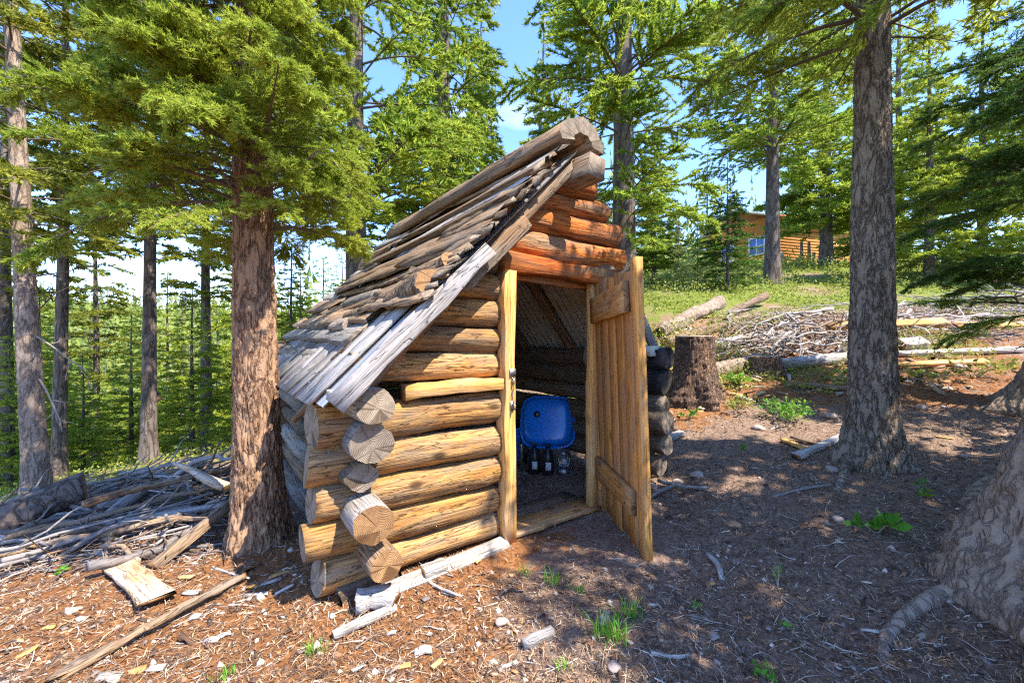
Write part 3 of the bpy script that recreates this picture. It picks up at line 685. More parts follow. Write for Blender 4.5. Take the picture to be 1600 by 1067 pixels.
def foliage(B0, az, el, Ln, droop, rn, twigs=26, sub=0, nn=22, nl=.045, nw=.008, spread=.42, start=.2, up=.12, thin=0., flat=.6):
    """needles on flat fir sprays. B0 (b,3) branch roots, az, el, Ln, droop per branch. returns needle V,F ; wood V,F"""
    b = len(B0); ce = np.cos(el); D0 = np.stack([np.cos(az)*ce, np.sin(az)*ce, np.sin(el)], -1)
    def pos(bi, f):
        return B0[bi]+D0[bi]*(Ln[bi]*f)[:, None]+np.stack([0*f, 0*f, -droop[bi]*Ln[bi]*f*f], -1)
    def tan(bi, f):
        t = D0[bi]+np.stack([0*f, 0*f, -2*droop[bi]*f], -1); return t/np.linalg.norm(t, axis=1)[:, None]
    tw = np.maximum(5, (twigs*Ln/np.max(Ln))).astype(int)
    bi = np.repeat(np.arange(b), tw); f = start+(1-start)*rn.random(len(bi))**.8
    if thin: keep = rn.random(len(bi)) > thin*rn.random(b)[bi]*1.6; bi = bi[keep]; f = f[keep]
    p = pos(bi, f); t = tan(bi, f); upv = np.tile([0, 0, 1.], (len(bi), 1)); sg = np.where(rn.random(len(bi)) < .5, 1, -1)
    d = rot_about(t, upv, sg*rn.uniform(.5, 1.15, len(bi))); d[:, 2] += rn.normal(-.05, .16, len(bi)); d /= np.linalg.norm(d, axis=1)[:, None]
    ln = Ln[bi]*spread*(1.08-f*.8)*rn.uniform(.6, 1.15, len(bi))
    tip = rn.random(len(bi)) < .1; d[tip] = t[tip]
    wP = [np.c_[p, p+d*ln[:, None]].reshape(-1, 6)]; wr = [np.minimum(.006, nl*.1)*np.ones(len(p))]
    P, Dr, Lt = [p], [d], [ln]
    if sub:
        k = np.repeat(np.arange(len(p)), sub); g = rn.uniform(.25, .95, len(k)); sg = np.where(rn.random(len(k)) < .5, 1, -1)
        d2 = rot_about(d[k], np.tile([0, 0, 1.], (len(k), 1)), sg*rn.uniform(.5, 1.0, len(k))); d2[:, 2] += rn.normal(0, .2, len(k)); d2 /= np.linalg.norm(d2, axis=1)[:, None]
        l2 = ln[k]*(1.05-g)*.75+.04; p2 = p[k]+d[k]*(ln[k]*g)[:, None]
        P.append(p2); Dr.append(d2); Lt.append(l2); wP.append(np.c_[p2, p2+d2*l2[:, None]]); wr.append(np.full(len(p2), .003))
    P = np.vstack(P); Dr = np.vstack(Dr); Lt = np.concatenate(Lt)
    cnt = np.maximum(4, nn*Lt/np.percentile(Lt, 90)).astype(int); k = np.repeat(np.arange(len(P)), cnt); g = rn.random(len(k))**.85*1.02
    p = P[k]+Dr[k]*(Lt[k]*g)[:, None]
    side = rn.normal(0, 1, (len(k), 3)); side[:, 2] = side[:, 2]*flat+up*1.5; side -= Dr[k]*np.sum(side*Dr[k], 1)[:, None]; side /= np.linalg.norm(side, axis=1)[:, None]+1e-9
    a = rn.uniform(.45, 1.05, len(k)); nd = Dr[k]*np.cos(a)[:, None]+side*np.sin(a)[:, None]
    w = np.cross(nd, rn.normal(0, 1, (len(k), 3))+np.array([0, 0, .0])); w /= np.linalg.norm(w, axis=1)[:, None]+1e-9
    l = nl*rn.uniform(.6, 1.25, len(k)); ww = nw*rn.uniform(.7, 1.3, len(k))*.5
    V = np.stack([p-w*ww[:, None], p+w*ww[:, None], p+nd*l[:, None]+w*(ww*.2)[:, None]], 1).reshape(-1, 3)
    F = np.arange(len(V)).reshape(-1, 3)
    wP = np.vstack(wP); wr = np.concatenate(wr); a_, c_ = wP[:, :3], wP[:, 3:]
    o = np.cross(c_-a_, rn.normal(0, 1, a_.shape)); o /= np.linalg.norm(o, axis=1)[:, None]+1e-9
    WV = np.stack([a_-o*wr[:, None], a_+o*wr[:, None], c_], 1).reshape(-1, 3)
    return V, F, WV, np.arange(len(WV)).reshape(-1, 3), pos

def limbs(B0, pos, Ln, r, sides=5, seg=5):
    Vs, Fs, o = [], [], 0
    for k in range(len(B0)):
        f = np.linspace(0, 1, seg+1); P = pos(np.full(seg+1, k), f); rr_ = np.maximum(.004, r*Ln[k])*(1-.85*f)
        V, F, C = sweep(P, rr_, sides, k, .0, False); Vs.append(V); Fs.append(F+o); o += len(V)
    return np.vstack(Vs), np.vstack(Fs)

def branch_set(rn, z0, z1, n, Rmax, top=None, low=.75, el=(.1, .45), droop=(.15, .4), lean=(0, 0), rtr=.1, azf=None, prof=1.):
    z = np.sort(rn.uniform(z0, z1, n)); top = top or z1
    f = (z-z0)/(top-z0); az = (np.arange(n)*2.39996+rn.uniform(-.6, .6, n)) % (2*np.pi)
    L_ = Rmax*np.minimum(low+f*1.6, 1)*(1-f**prof*.93)*rn.uniform(.7, 1.12, n)
    if azf is not None: L_ = L_*azf(az)
    B0 = np.c_[lean[0]*z+rtr*.4*np.cos(az), lean[1]*z+rtr*.4*np.sin(az), z]
    return B0, az, rn.uniform(*el, n), np.maximum(L_, .12), rn.uniform(*droop, n)

def crown_and_limbs(B, rn, mat, limb_mat, limb_r=.016, **kw):
    V, F, WV, WF, pos = foliage(*B, rn, **kw)
    crown = mesh('crown', np.vstack([V, WV]), [np.vstack([F, WF+len(V)])], [mat, 'twig'], np.r_[np.zeros(len(F)), np.ones(len(WF))])
    LV, LF = limbs(B[0], pos, B[3], limb_r)
    return crown, (LV, LF)

def join_trunk(name, T, LB, mat, limb_mat):
    V, Fs, _ = T; n = len(V)
    Q = [Fs[0], Fs[1]]; mi = [np.zeros(len(Fs[0])+len(Fs[1]))]
    if LB is not None: V = np.vstack([V, LB[0]]); Q.append(LB[1]+n); mi.append(np.ones(len(LB[1])))
    return mesh(name, V, Q, [mat, limb_mat], np.concatenate(mi), True)

def dead_branch(parent, base, az, ln, el, seed, mat='twig', r=.011, twigs=6):
    rn = np.random.default_rng(seed); Vs, Fs, o = [], [], 0
    def add(p, d, l, rad, depth):
        nonlocal o
        P = [p]; dd = d.copy()
        for k in range(5): dd = dd+rn.normal(0, .13, 3); dd /= np.linalg.norm(dd); P.append(P[-1]+dd*l/5)
        V, F, C = sweep(np.array(P), np.linspace(rad, rad*.25, 6), 5, 0, 0, False); Vs.append(V); Fs.append(F+o); o += len(V)
        if depth:
            for k in range(twigs):
                q = rn.integers(1, 5); e = dd+rn.normal(0, .55, 3); e /= np.linalg.norm(e); add(P[q], e, l*rn.uniform(.25, .5), rad*.5, depth-1)
    d = np.array([math.cos(az)*math.cos(el), math.sin(az)*math.cos(el), math.sin(el)])
    add(np.array(base, float), d, ln, r, 1)
    return link('dead_branch', mesh('dead_branch', np.vstack(Vs), np.vstack(Fs), [mat], None, True), parent)

# --- shared crowns for the standing trees: unit trees 10 m tall
VAR = {}
def variant(key, seed, z0, n, R, mat, bark_, rt=.17, thin=.0, prof=1., el=(.1, .45), droop=(.15, .4), twigs=26, nn=20, nl=.12, nw=.03, spread=.42, flat=.6, start=.08, low=.75):
    rn = np.random.default_rng(seed)
    B = branch_set(rn, z0, 10, n, R, 10.2, low=low, el=el, droop=droop, rtr=rt, prof=prof)
    cr, lb = crown_and_limbs(B, rn, mat, 'twig', limb_r=.012, twigs=twigs, nn=nn, nl=nl, nw=nw, thin=thin, spread=spread, flat=flat, start=start)
    T = trunk_mesh('trunk', 10, rt, bark_, seed, sides=20, fine=False, flare=.35)
    VAR[key] = (cr, join_trunk('trunk', T, lb, bark_, 'twig'))
variant('fir', 11, .8, 150, 1.9, 'needle_green', 'bark_far', twigs=28, nn=26, nl=.15, nw=.045)
variant('tall', 12, 2.6, 130, 1.9, 'needle_green', 'bark_far', thin=.15, twigs=32, nn=72, nl=.07, nw=.022)
variant('clump', 13, 1.2, 150, 1.8, 'needle_green', 'bark_far', thin=.15, el=(.0, .5), droop=(.1, .5), twigs=38, nn=84, nl=.062, nw=.02, start=.12, spread=.5, low=.6)
variant('olive', 14, 3.4, 100, 1.6, 'needle_olive', 'bark_far', rt=.13, thin=.2, twigs=28, nn=44, nl=.085, nw=.026, low=.5, droop=(.2, .5))
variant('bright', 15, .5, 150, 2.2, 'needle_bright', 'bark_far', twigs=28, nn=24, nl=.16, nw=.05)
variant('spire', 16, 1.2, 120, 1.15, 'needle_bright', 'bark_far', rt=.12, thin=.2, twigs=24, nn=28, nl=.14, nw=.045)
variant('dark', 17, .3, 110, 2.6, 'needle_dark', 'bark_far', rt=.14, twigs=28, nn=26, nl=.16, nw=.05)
variant('pale', 18, .6, 70, 1.5, 'needle_pale', 'bark_far', rt=.08, el=(.5, 1.0), droop=(0, .2), thin=.3, twigs=18, nn=16, nl=.16, nw=.05)

variant('snag', 19, 1.5, 60, 1.0, 'needle_dead', 'bark_far', rt=.1, thin=.5, twigs=14, nn=5, nl=.06, nw=.012, el=(-.1, .3))

def std_tree(name, key, px, Y, H, label, rz=0, wid=1., tilt=(0, 0), group=None, dz=0, thick=1.):
    x = col_x(px, Y); z = g1(x, Y)+dz
    e = empty(name, (x, Y, z), rz, label, 'tree', group)
    e.rotation_euler = (tilt[0], tilt[1], rz)
    cr, tr = VAR[key]; s = H/10
    o = link('trunk', tr, e); o.scale = (s*thick, s*thick, s)
    c = link('crown', cr, e); c.scale = (s*wid, s*wid, s)
    return e
# behind and beside the shed
std_tree('fir_tree', 'tall', 557, 7.0, 12.5, 'fir with grey trunk rising just behind the low end of the shed roof', .4, 1.15, thick=1.05)
e = std_tree('fir_tree', 'clump', 693, 9.2, 14.5, 'fir with bare dead boughs halfway up, left of the ridge', 1.9, .9)
for k, (z, az) in enumerate([(5.9, 2.7), (6.0, .2), (5.7, 3.6), (6.15, -.6), (5.5, 5.4)]): dead_branch(e, (0, 0, z), az, 1.1, .15, 800+k, 'twig_pale', .018, 9)
std_tree('spruce_tree', 'spire', 752, 12, 10.4, 'slim spruce standing close behind the fir with dead boughs', 2.2, 1.05)
std_tree('spruce_tree', 'spire', 832, 14, 10.6, 'narrow spruce spire in open sky above the shed ridge', .3, .9, (0, .04))
std_tree('fir_tree', 'bright', 885, 15, 7.6, 'yellow-green fir peeking over the ridge log', 1.2, .9)
std_tree('spruce_tree', 'clump', 975, 9.0, 15.5, 'tall bright spruce right of the ridge log', 2.0, 1.12, thick=1.1)
std_tree('spruce_tree', 'fir', 630, 13, 6.8, 'green fir filling the gap behind the roof slope', 1.7, 1.1)
# up the slope on the right
std_tree('fir_tree', 'tall', 1207, 13.3, 14.5, 'large fir with stout trunk in front of the orange house', 1.1, 1.25, thick=.95)
std_tree('fir_tree', 'fir', 1291, 16.5, 13.5, 'dark-trunked fir before the right end of the house', .2, 1.1)
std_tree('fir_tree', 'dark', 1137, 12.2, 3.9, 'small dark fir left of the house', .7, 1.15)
std_tree('sapling_tree', 'pale', 1060, 12.5, 2.6, 'pale yellow-green sapling above the hollow log', 0, 1.1)
std_tree('sapling_tree', 'pale', 1090, 13.6, 2.4, 'pale sapling between its twin and the small dark fir', 1., 1.1)
std_tree('fir_tree', 'fir', 1022, 14, 5.2, 'green fir behind the top edge of the open door', 2.1, 1.2)
std_tree('fir_tree', 'spire', 1105, 24, 7.0, 'distant slim fir against low sky left of the house', .5, 1.2)
std_tree('fir_tree', 'bright', 1452, 12, 7.5, 'sunlit yellow-green fir right of the straight grey trunk', .5, 1.1)
std_tree('fir_tree', 'bright', 1535, 14, 9.0, 'sunlit fir glowing behind the dark right-hand boughs', 1.9, 1.1)
std_tree('fir_tree', 'bright', 1405, 19, 13, 'fir showing behind the upper part of the straight grey trunk', 2.4, 1.1)
std_tree('fir_tree', 'bright', 1640, 11, 9, 'fir at the right edge beyond the hanging boughs', .9, 1.1)
std_tree('fir_tree', 'bright', 1345, 21, 9, 'bright fir at the right corner of the house', 1.4, 1.)
# left, where the ground falls away
std_tree('spruce_tree', 'olive', 92, 6.5, 10.5, 'thin bare-stemmed spruce, second trunk from the left edge', .5, 1.15, (0, .012), thick=.72)
e = std_tree('spruce_tree', 'olive', 232, 6.6, 10.0, 'leaning spruce with a burl low on its trunk', 2.4, 1.25, (.0, -.055), thick=.85)
V, F, C = sweep([(0, 0, -.12), (0, 0, -.04), (0, 0, .05), (0, 0, .13)], [.07, .115, .105, .06], 16, 3, .4, True, 9.); link('burl', mesh('burl', V, [F, C], ['bark_stump'], None, True), e, Matrix.Translation((.045, -.03, 1.05)))
std_tree('spruce_tree', 'olive', 322, 10, 11, 'slender spruce seen left of the big reddish trunk', 3.4, 1.1)
std_tree('spruce_tree', 'olive', 8, 8.5, 12, 'spruce at the very left edge behind the thick pale trunk', 4.1, 1.1)
std_tree('fir_tree', 'olive', 150, 13, 10, 'sparse spruce beyond the two leftmost trunks', 1.3, 1.2)
lowtrees = [(60, 13, 6.4, 'bright'), (140, 17, 8.0, 'clump'), (205, 12, 5.0, 'bright'), (262, 15, 7.6, 'spire'), (370, 14, 7.6, 'bright'), (425, 17, 7.5, 'bright'), (470, 13, 5.4, 'bright'), (505, 20, 9.0, 'fir'), (535, 15, 6.5, 'clump'), (20, 18, 8, 'bright'), (340, 20, 9, 'bright'), (180, 22, 9.5, 'spire'), (440, 10.5, 3.6, 'fir'), (0, 10, 4.2, 'bright')]
lowlab = ['low fir between the two leftmost trunks', 'clumpy fir downhill beyond the second trunk', 'young fir just left of the leaning spruce', 'slim fir right of the leaning spruce trunk', 'fir showing left of the big reddish trunk', 'sunlit fir right behind the big reddish trunk', 'bright fir below the roof edge near the big trunk', 'taller fir beyond the low end of the roof', 'fir touching the roof outline near the grey trunk', 'bright fir low at the left edge', 'sunlit fir farther down behind the slender spruce', 'fir far downhill left of the leaning spruce', 'young fir between big trunk and shed corner', 'bright low fir at the left picture edge']
lowtrees += [(45, 24, 13, 'fir'), (125, 28, 13, 'spire'), (225, 26, 12.5, 'clump'), (165, 33, 15, 'snag'), (285, 24, 13, 'snag'), (395, 26, 14, 'clump'), (450, 24, 11, 'spire'), (62, 9, 4.4, 'bright'), (300, 8, 3.3, 'bright'), (455, 9, 4.2, 'bright'), (15, 7.2, 2.8, 'bright'), (130, 8.2, 2.6, 'bright')]
lowlab += ['taller distant fir left of the second trunk', 'slim distant spruce right of the second trunk', 'distant fir just behind the leaning spruce', 'farthest tall dead snag in the left gap', 'bare dead snag right of the leaning spruce', 'tall distant fir behind the big reddish trunk', 'slim distant spruce above the low end of the roof', 'half-grown fir between the two leftmost trunks', 'low bright fir left of the slender spruce', 'half-grown fir between the big trunk and the roof edge', 'low bright fir at the left edge behind the thick log', 'low bright fir right of the second trunk']
for k, (px, Y, H, key) in enumerate(lowtrees):
    std_tree('fir_tree', key, px, Y, H, lowlab[k], k*1.3, 1.25, group='firs down the slope')

# --- near trees, each with its own trunk and crown
def near_tree(name, px, py, Y, H, r0, bk, label, B, crown_mat, seed, lean=(0, 0), crown_kw=None, z=None, upper=None, **tk):
    x = col_x(px, Y); z = g1(x, Y) if z is None else z
    e = empty(name, (x, Y, z), 0, label, 'tree')
    rn = np.random.default_rng(seed)
    cr, lb = crown_and_limbs(B, rn, crown_mat, 'twig', limb_r=.015, **(crown_kw or {}))
    link('crown', cr, e)
    if upper is not None:
        cu, lu = crown_and_limbs(upper, rn, crown_mat, 'twig', limb_r=.015, twigs=24, nn=26, nl=.11, nw=.03)
        link('crown', cu, e); lb = (np.vstack([lb[0], lu[0]]), np.vstack([lb[1], lu[1]+len(lb[0])]))
    T = trunk_mesh('trunk', H, r0, bk, seed, lean=lean, **tk)
    link('trunk', join_trunk('trunk', T, lb, bk, 'twig'), e)
    return e
# big reddish fir left of the shed
rn = np.random.default_rng(41)
def azf_left(a): return 1-.42*np.clip(np.cos(a+.15), 0, 1)-.28*np.clip(-np.sin(a), 0, 1)
Bl = branch_set(rn, 2.05, 4.6, 112, 1.42, 8, low=.8, el=(.05, .5), droop=(.1, .55), rtr=.16, azf=azf_left, lean=(-.02, 0))
Bf = branch_set(rn, 2.55, 4.2, 26, .95, 8, low=.9, el=(.0, .5), droop=(.1, .5), rtr=.16, lean=(-.02, 0)); Bf = (Bf[0], rn.uniform(-2.5, -.7, 26), Bf[2], Bf[3], Bf[4])
Bu = branch_set(rn, 4.5, 9.5, 60, 1.25, 9.7, el=(.1, .5), droop=(.1, .4), rtr=.1, lean=(-.02, 0))
B = tuple(np.concatenate([a, b]) for a, b in zip(Bl, Bf))
e = near_tree('fir_tree', 405, 850, 2.83, 9.6, .15, 'bark_red', 'big fir with reddish plated trunk at the left of the shed', B, 'needle_near', 42, lean=(-.02, 0), crown_kw=dict(twigs=34, sub=6, nn=58, nl=.03, nw=.0062, spread=.4, start=.2), upper=Bu, flare=.35, cell=.038, sides=160, depth=.24)
for k, (z, az) in enumerate([(2.3, 3.3), (2.35, -.4), (2.2, -1.2), (2.45, .5), (2.1, 3.9), (2.5, -2.2)]): dead_branch(e, (-.02*z, 0, z), az, .55+.1*(k % 3), .1, 830+k, 'twig', .01, 8)
# straight grey trunk on the right
rn = np.random.default_rng(43)
def azf_r(a): return .75+.3*np.cos(a-3.6)
B = branch_set(rn, 3.55, 5.6, 56, 1.9, 9, low=.8, el=(-.05, .35), droop=(.1, .42), rtr=.16, azf=azf_r)
Bu = branch_set(rn, 5.6, 9.6, 40, .75, 9.8, rtr=.1)
near_tree('fir_tree', 1362, 720, 3.5, 9.8, .172, 'bark_grey', 'fir with straight grey-brown trunk standing right of the door', B, 'needle_near', 44, lean=(.004, 0), crown_kw=dict(twigs=34, sub=5, nn=52, nl=.037, nw=.008, spread=.38), upper=Bu, flare=.45, cell=.036, sides=150, depth=.2)
# fir leaning out of the right edge with low dark boughs
rn = np.random.default_rng(45)
n = 44; z = np.sort(rn.uniform(.9, 4.6, n)); az = rn.uniform(1.9, 4.6, n); az[::6] = rn.uniform(0, 6.28, len(az[::6]))
B = (np.c_[.25*z, 0*z, z], az, rn.uniform(-.05, .35, n), rn.uniform(1.0, 1.75, n)*np.where(z < 1.6, .85, 1), rn.uniform(.05, .35, n))
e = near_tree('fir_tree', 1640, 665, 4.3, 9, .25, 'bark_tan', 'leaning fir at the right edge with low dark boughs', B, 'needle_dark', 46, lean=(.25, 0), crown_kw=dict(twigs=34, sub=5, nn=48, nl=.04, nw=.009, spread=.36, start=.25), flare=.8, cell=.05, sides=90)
for k, (z, az, el) in enumerate([(1.15, 3.25, -.35), (1.0, 3.6, -.55), (1.3, 2.9, -.1), (1.2, 3.9, -.4), (1.5, 3.3, -.25)]): dead_branch(e, (.25*z, 0, z), az, 1.05, el, 850+k, 'twig', .018, 9)
# foreground trunk in the bottom right corner
rn = np.random.default_rng(47)
Bl = branch_set(rn, 2.9, 5.6, 52, 1.15, 6.0, low=.8, rtr=.2)
near_tree('fir_tree', 1885, 1067, 1.62, 6.0, .3, 'bark_tan', 'massive flared trunk with exposed roots in the lower right corner', Bl, 'needle_near', 48, lean=(.0, 0), crown_kw=dict(twigs=26, sub=3, nn=20, nl=.06, nw=.014, spread=.4), flare=1.35, fdec=.8, lobe=.3, cell=.045, sides=200, lobes=5, zfine=3, depth=.12)
# thick pale trunk at the far left
rn = np.random.default_rng(49)
Bl = branch_set(rn, 3.0, 9, 70, 1.3, 10, low=.6, rtr=.14, droop=(.2, .5), lean=(-.055, 0))
e = near_tree('spruce_tree', 58, 780, 4.9, 10, .118, 'bark_tan', 'thick pale-barked spruce, the largest trunk at the far left', Bl, 'needle_olive', 50, lean=(-.055, 0), crown_kw=dict(twigs=22, sub=2, nn=22, nl=.08, nw=.022, thin=.2), flare=.25, cell=.04, sides=64, zfine=4)
for k, (z, az) in enumerate([(1.9, .2), (2.2, -.3), (1.4, .1), (2.6, .4), (2.4, 3.3)]): dead_branch(e, (-.055*z+.1, 0, z), az, .7, [-.6, .2, -.9, .1, .2][k], 860+k, 'twig_pale' if k in (0, 2) else 'twig', .012, 5)
# firs behind the photographer, whose shade falls over the right-hand ground
for (x, y, H, key, lab) in [(3.1, .45, 5.7, 'dark', 'fir standing to the right of the photographer'), (4.1, 1.1, 7.0, 'fir', 'fir standing between the two others right of the photographer'), (5.4, 1.6, 8.5, 'fir', 'fir farther to the right of the photographer')]:
    e = empty('fir_tree', (x, y, g1(x, y)), 1., lab, 'tree'); cr, tr = VAR[key]; s = H/10
    o = link('trunk', tr, e); o.scale = (s, s, s); c = link('crown', cr, e); c.scale = (s, s, s)
# --- the wooded hillside across the valley: one far mass
rn = np.random.default_rng(60); N = 3000
r = 48+372*rn.random(N)**1.5; a = rn.uniform(-1.15, .75, N); x = r*np.sin(a); y = r*np.cos(a)
keep = ~((x > 6) & (y < 34)) & ~((x > -4) & (y < 24)); x, y, r = x[keep], y[keep], r[keep]
z = gz(x, y, False); h = rn.gamma(9, 1.15, len(x)); VV, FF = [], []
K = 64; t = rn.random((len(x), K)); an = rn.uniform(0, 6.28, (len(x), K)); rad = (1-t)*.17*h[:, None]*rn.uniform(.5, 1.1, (len(x), K))
c = np.stack([x[:, None]+.25*rad*np.cos(an), y[:, None]+.25*rad*np.sin(an), z[:, None]+h[:, None]*(.06+t*.9)], -1)
q = np.stack([x[:, None]+rad*np.cos(an), y[:, None]+rad*np.sin(an), z[:, None]+h[:, None]*(.06+t*.9)-.35*rad], -1)
sd = np.stack([-np.sin(an), np.cos(an), 0*an], -1)*(rad*.3+.07)[:, :, None]
V = np.stack([c+np.array([0, 0, .035])*h[:, None, None], q-sd, q+sd], 2).reshape(-1, 3)
tag(link('hillside_forest', mesh('hillside_forest', V, np.arange(len(V)).reshape(-1, 3), ['far_wood'])), 'distant conifer wood covering the hillside across the valley', 'forest', None, 'stuff')
# ------------------------------------------------------------------ orange house up the slope
HC = Vector((15.65, 25, 5.0)); hd = math.atan2(.29, .956)
house = empty('house', HC, hd, 'orange timber-sided house half hidden by firs up the slope', 'house')
HW, HD, HH = 7.2, 5.2, 3.9
def hbox(name, parent, x0, x1, y0, y1, z0, z1, mat):
    V = np.array([(x, y, z) for x in (x0, x1) for y in (y0, y1) for z in (z0, z1)])
    F = np.array([(0, 1, 3, 2), (4, 6, 7, 5), (0, 4, 5, 1), (2, 3, 7, 6), (0, 2, 6, 4), (1, 5, 7, 3)])
    return link(name, mesh(name, V, F, [mat]), parent)
hbox('wall', house, .03, HW-.03, .03, HD, -.6, HH, 'house_siding')
gz_ = HH+1.0
V = np.array([(.03, .03, HH), (.03, HD, HH), (.03, HD/2, gz_), (HW-.03, .03, HH), (HW-.03, HD, HH), (HW-.03, HD/2, gz_)])
link('gable', mesh('gable', V, [np.array([(0, 2, 1), (3, 4, 5)]), np.array([(0, 3, 5, 2), (1, 2, 5, 4)])], ['house_siding']), house)
nb = 19
for k in range(nb):
    z0 = .5+(HH-.5)/nb*k; z1 = z0+(HH-.5)/nb*.97
    hbox('siding_board', house, 0, HW, -.0-.012, .03, z0, z1, 'house_siding')
    if k % 1 == 0: hbox('siding_board', house, -.012, .03, .04, HD, z0, z1, 'house_siding')
for k in range(8): hbox('skirt_board', house, .05+k*.9, .05+k*.9+.86, -.03, .03, -.5, .47, 'house_trim')
hbox('corner_board', house, -.03, .09, -.035, .04, -.5, HH, 'house_trim')
hbox('corner_board', house, HW-.12, HW+.02, -.035, .04, -.5, HH, 'house_trim')
hr = empty('roof', (0, 0, 0), 0, None, None, None, house)
for sgn in (0, 1):
    yA = -.45 if sgn == 0 else HD+.45; zA = HH-.12; yB = HD/2; zB = gz_+.06
    V = np.array([(-.5, yA, zA), (HW+.5, yA, zA), (HW+.5, yB, zB), (-.5, yB, zB), (-.5, yA, zA-.14), (HW+.5, yA, zA-.14), (HW+.5, yB, zB-.14), (-.5, yB, zB-.14)])
    link('roof_sheet', mesh('roof_sheet', V, np.array([(0, 1, 2, 3), (4, 7, 6, 5), (0, 4, 5, 1), (1, 5, 6, 2), (3, 7, 4, 0)]), ['house_roof']), hr)
hbox('fascia', hr, -.52, HW+.52, -.48, -.452, HH-.28, HH-.1, 'house_trim')
def window(y0, y1, z0, z1):
    w = empty('window', (0, 0, 0), 0, None, None, None, house)
    hbox('pane', w, -.02, -.014, y0, y1, z0, z1, 'pane_glass')
    for (a, b, c, d_) in [(y0-.07, y0, z0-.07, z1+.07), (y1, y1+.07, z0-.07, z1+.07), (y0, y1, z1, z1+.07), (y0, y1, z0-.07, z0), ((y0+y1)/2-.02, (y0+y1)/2+.02, z0, z1)]: hbox('window_frame', w, -.06, -.0, a, b, c, d_, 'window_white')
    hbox('window_bar', w, -.055, -.01, y0, (y0+y1)/2-.021, (z0+z1)/2-.02, (z0+z1)/2+.02, 'window_white'); hbox('window_bar', w, -.055, -.01, (y0+y1)/2+.021, y1, (z0+z1)/2-.02, (z0+z1)/2+.02, 'window_white')
window(.55, 1.6, 1.75, 2.75); window(.5, 1.35, .15, .75); window(2.9, 3.9, 1.7, 2.7)
for k, (px, Y, h) in enumerate([(1222, 22, .8), (1245, 22.5, .5), (1252, 22, 1.35), (1263, 22.2, 1.35), (1270, 21.5, .7)]):
    x = col_x(px, Y); z = g1(x, Y); o = link('fence_post', log_mesh('fence_post', h+.2, .09, .07, ['log_brown' if k else 'wood_bleached', 'end_grey'], 900+k, sides=9), None, axes((x, Y, z-.1), (x+.02*k, Y, z+h)))
    tag(o, ['pale short post just right of the stout fir by the house', 'low dark post left of the pair before the house', 'tall dark post before the house, left of a pair', 'tall post before the house, right of a pair', 'short post at the right end of the row by the house'][k], 'post', 'posts before the orange house')

# ------------------------------------------------------------------ stumps
def stump(px, Y, ytop, r, label, seed, flare=.45):
    x = col_x(px, Y); z = g1(x, Y); h = height(ytop, Y)-z
    e = empty('tree_stump', (x, Y, z), 0, label, 'stump')
    V, Fs, _ = trunk_mesh('bark', h, r, 'bark_stump', seed, flare=flare, sides=90, cell=.03, depth=.2, rtop=r*.92)
    link('bark', mesh('bark', V, Fs, ['bark_stump', 'end_tan'], np.r_[np.zeros(len(Fs[0])), np.ones(len(Fs[1]))], True), e)
    V, F, C = sweep([(0, 0, h-.02), (0, 0, h+.012)], [r*.86, r*.85], 30, seed, .04); link('sawn_top', mesh('sawn_top', V, [F, C], ['wood_bleached']), e)
stump(1085, 5.4, 526, .245, 'large shaggy-barked stump right of the shed', 70)
stump(1196, 6.0, 557, .155, 'small dark stump between the large stump and the straight trunk', 71, .7)

# ------------------------------------------------------------------ logs, poles and boards lying about
def lying_log(name, a, b, r0, r1, mats, label, seed, cat='log', group=None, **kw):
    a, b = Vector(a), Vector(b)
    o = link(name, log_mesh(name, (b-a).length, r0, r1, mats, seed, **kw), None, axes(a, b)); return tag(o, label, cat, group)
def lying_board(name, a, b, w, th, mats, label, seed, cat='board', group=None, up=(0, 0, 1), **kw):
    a, b = Vector(a), Vector(b)
    o = link(name, plank_mesh(name, (b-a).length, w, th, mats, seed, **kw), None, axes(a, b, up)); return tag(o, label, cat, group)
def at(px, py, Y): return Vector((col_x(px, Y), Y, height(py, Y)))
def lay(px, py, lift=0.):
    x, y, z = on_ground(px, py); return Vector((x, y, z+lift))
lying_log('fallen_log', at(-60, 845, 3.0), at(132, 758, 3.5), .13, .115, ['bark_far', 'end_tan'], 'thick dark log with broken reddish end in the left brush pile', 601, rough=.12, sides=24, cutskew=1.)
lying_log('split_log', at(362, 757, 3.4), at(268, 728, 3.5), .06, .02, ['plank_tan', 'end_tan'], 'pale splintered log poking out left of the big reddish trunk', 602, rough=.25, flat=.7)
lying_log('dead_pole', at(-30, 857, 3.0), at(372, 778, 3.35), .034, .026, ['wood_bleached', 'end_grey'], 'long bleached pole across the front of the left brush pile', 603, 'pole', rough=.12, bend=.03)
lying_log('forked_branch', at(170, 810, 3.25), at(232, 757, 3.7), .05, .04, ['stick_grey', 'end_tan'], 'stubby forked branch with sawn end atop the left brush pile', 604, 'branch', rough=.2)
lying_log('dead_pole', at(150, 790, 3.4), at(330, 745, 4.3), .03, .03, ['stick_grey', 'end_grey'], 'grey pole along the crest of the left brush pile', 605, 'pole')
lying_log('dead_pole', at(-40, 830, 3.5), at(150, 785, 3.9), .03, .03, ['stick_grey', 'end_grey'], 'grey pole beside the thick dark log in the left brush pile', 606, 'pole')
lying_log('fallen_log', at(255, 742, 4.4), at(330, 728, 4.9), .06, .05, ['log_grey', 'end_grey'], 'short grey log on the rear of the left brush pile', 607)
lying_log('fallen_log', at(-40, 905, 2.75), at(60, 862, 2.95), .09, .08, ['slab_brown', 'end_tan'], 'brown half-buried log at the left edge below the pile', 608, rough=.2)
lying_board('timber_beam', at(244, 893, 2.55), at(366, 792, 3.1), .085, .07, ['slab_brown', 'end_tan'], 'split timber beam propped against the big reddish trunk', 610, 'beam', up=(-.6, -.4, .8), warp=.04, rough=.006)
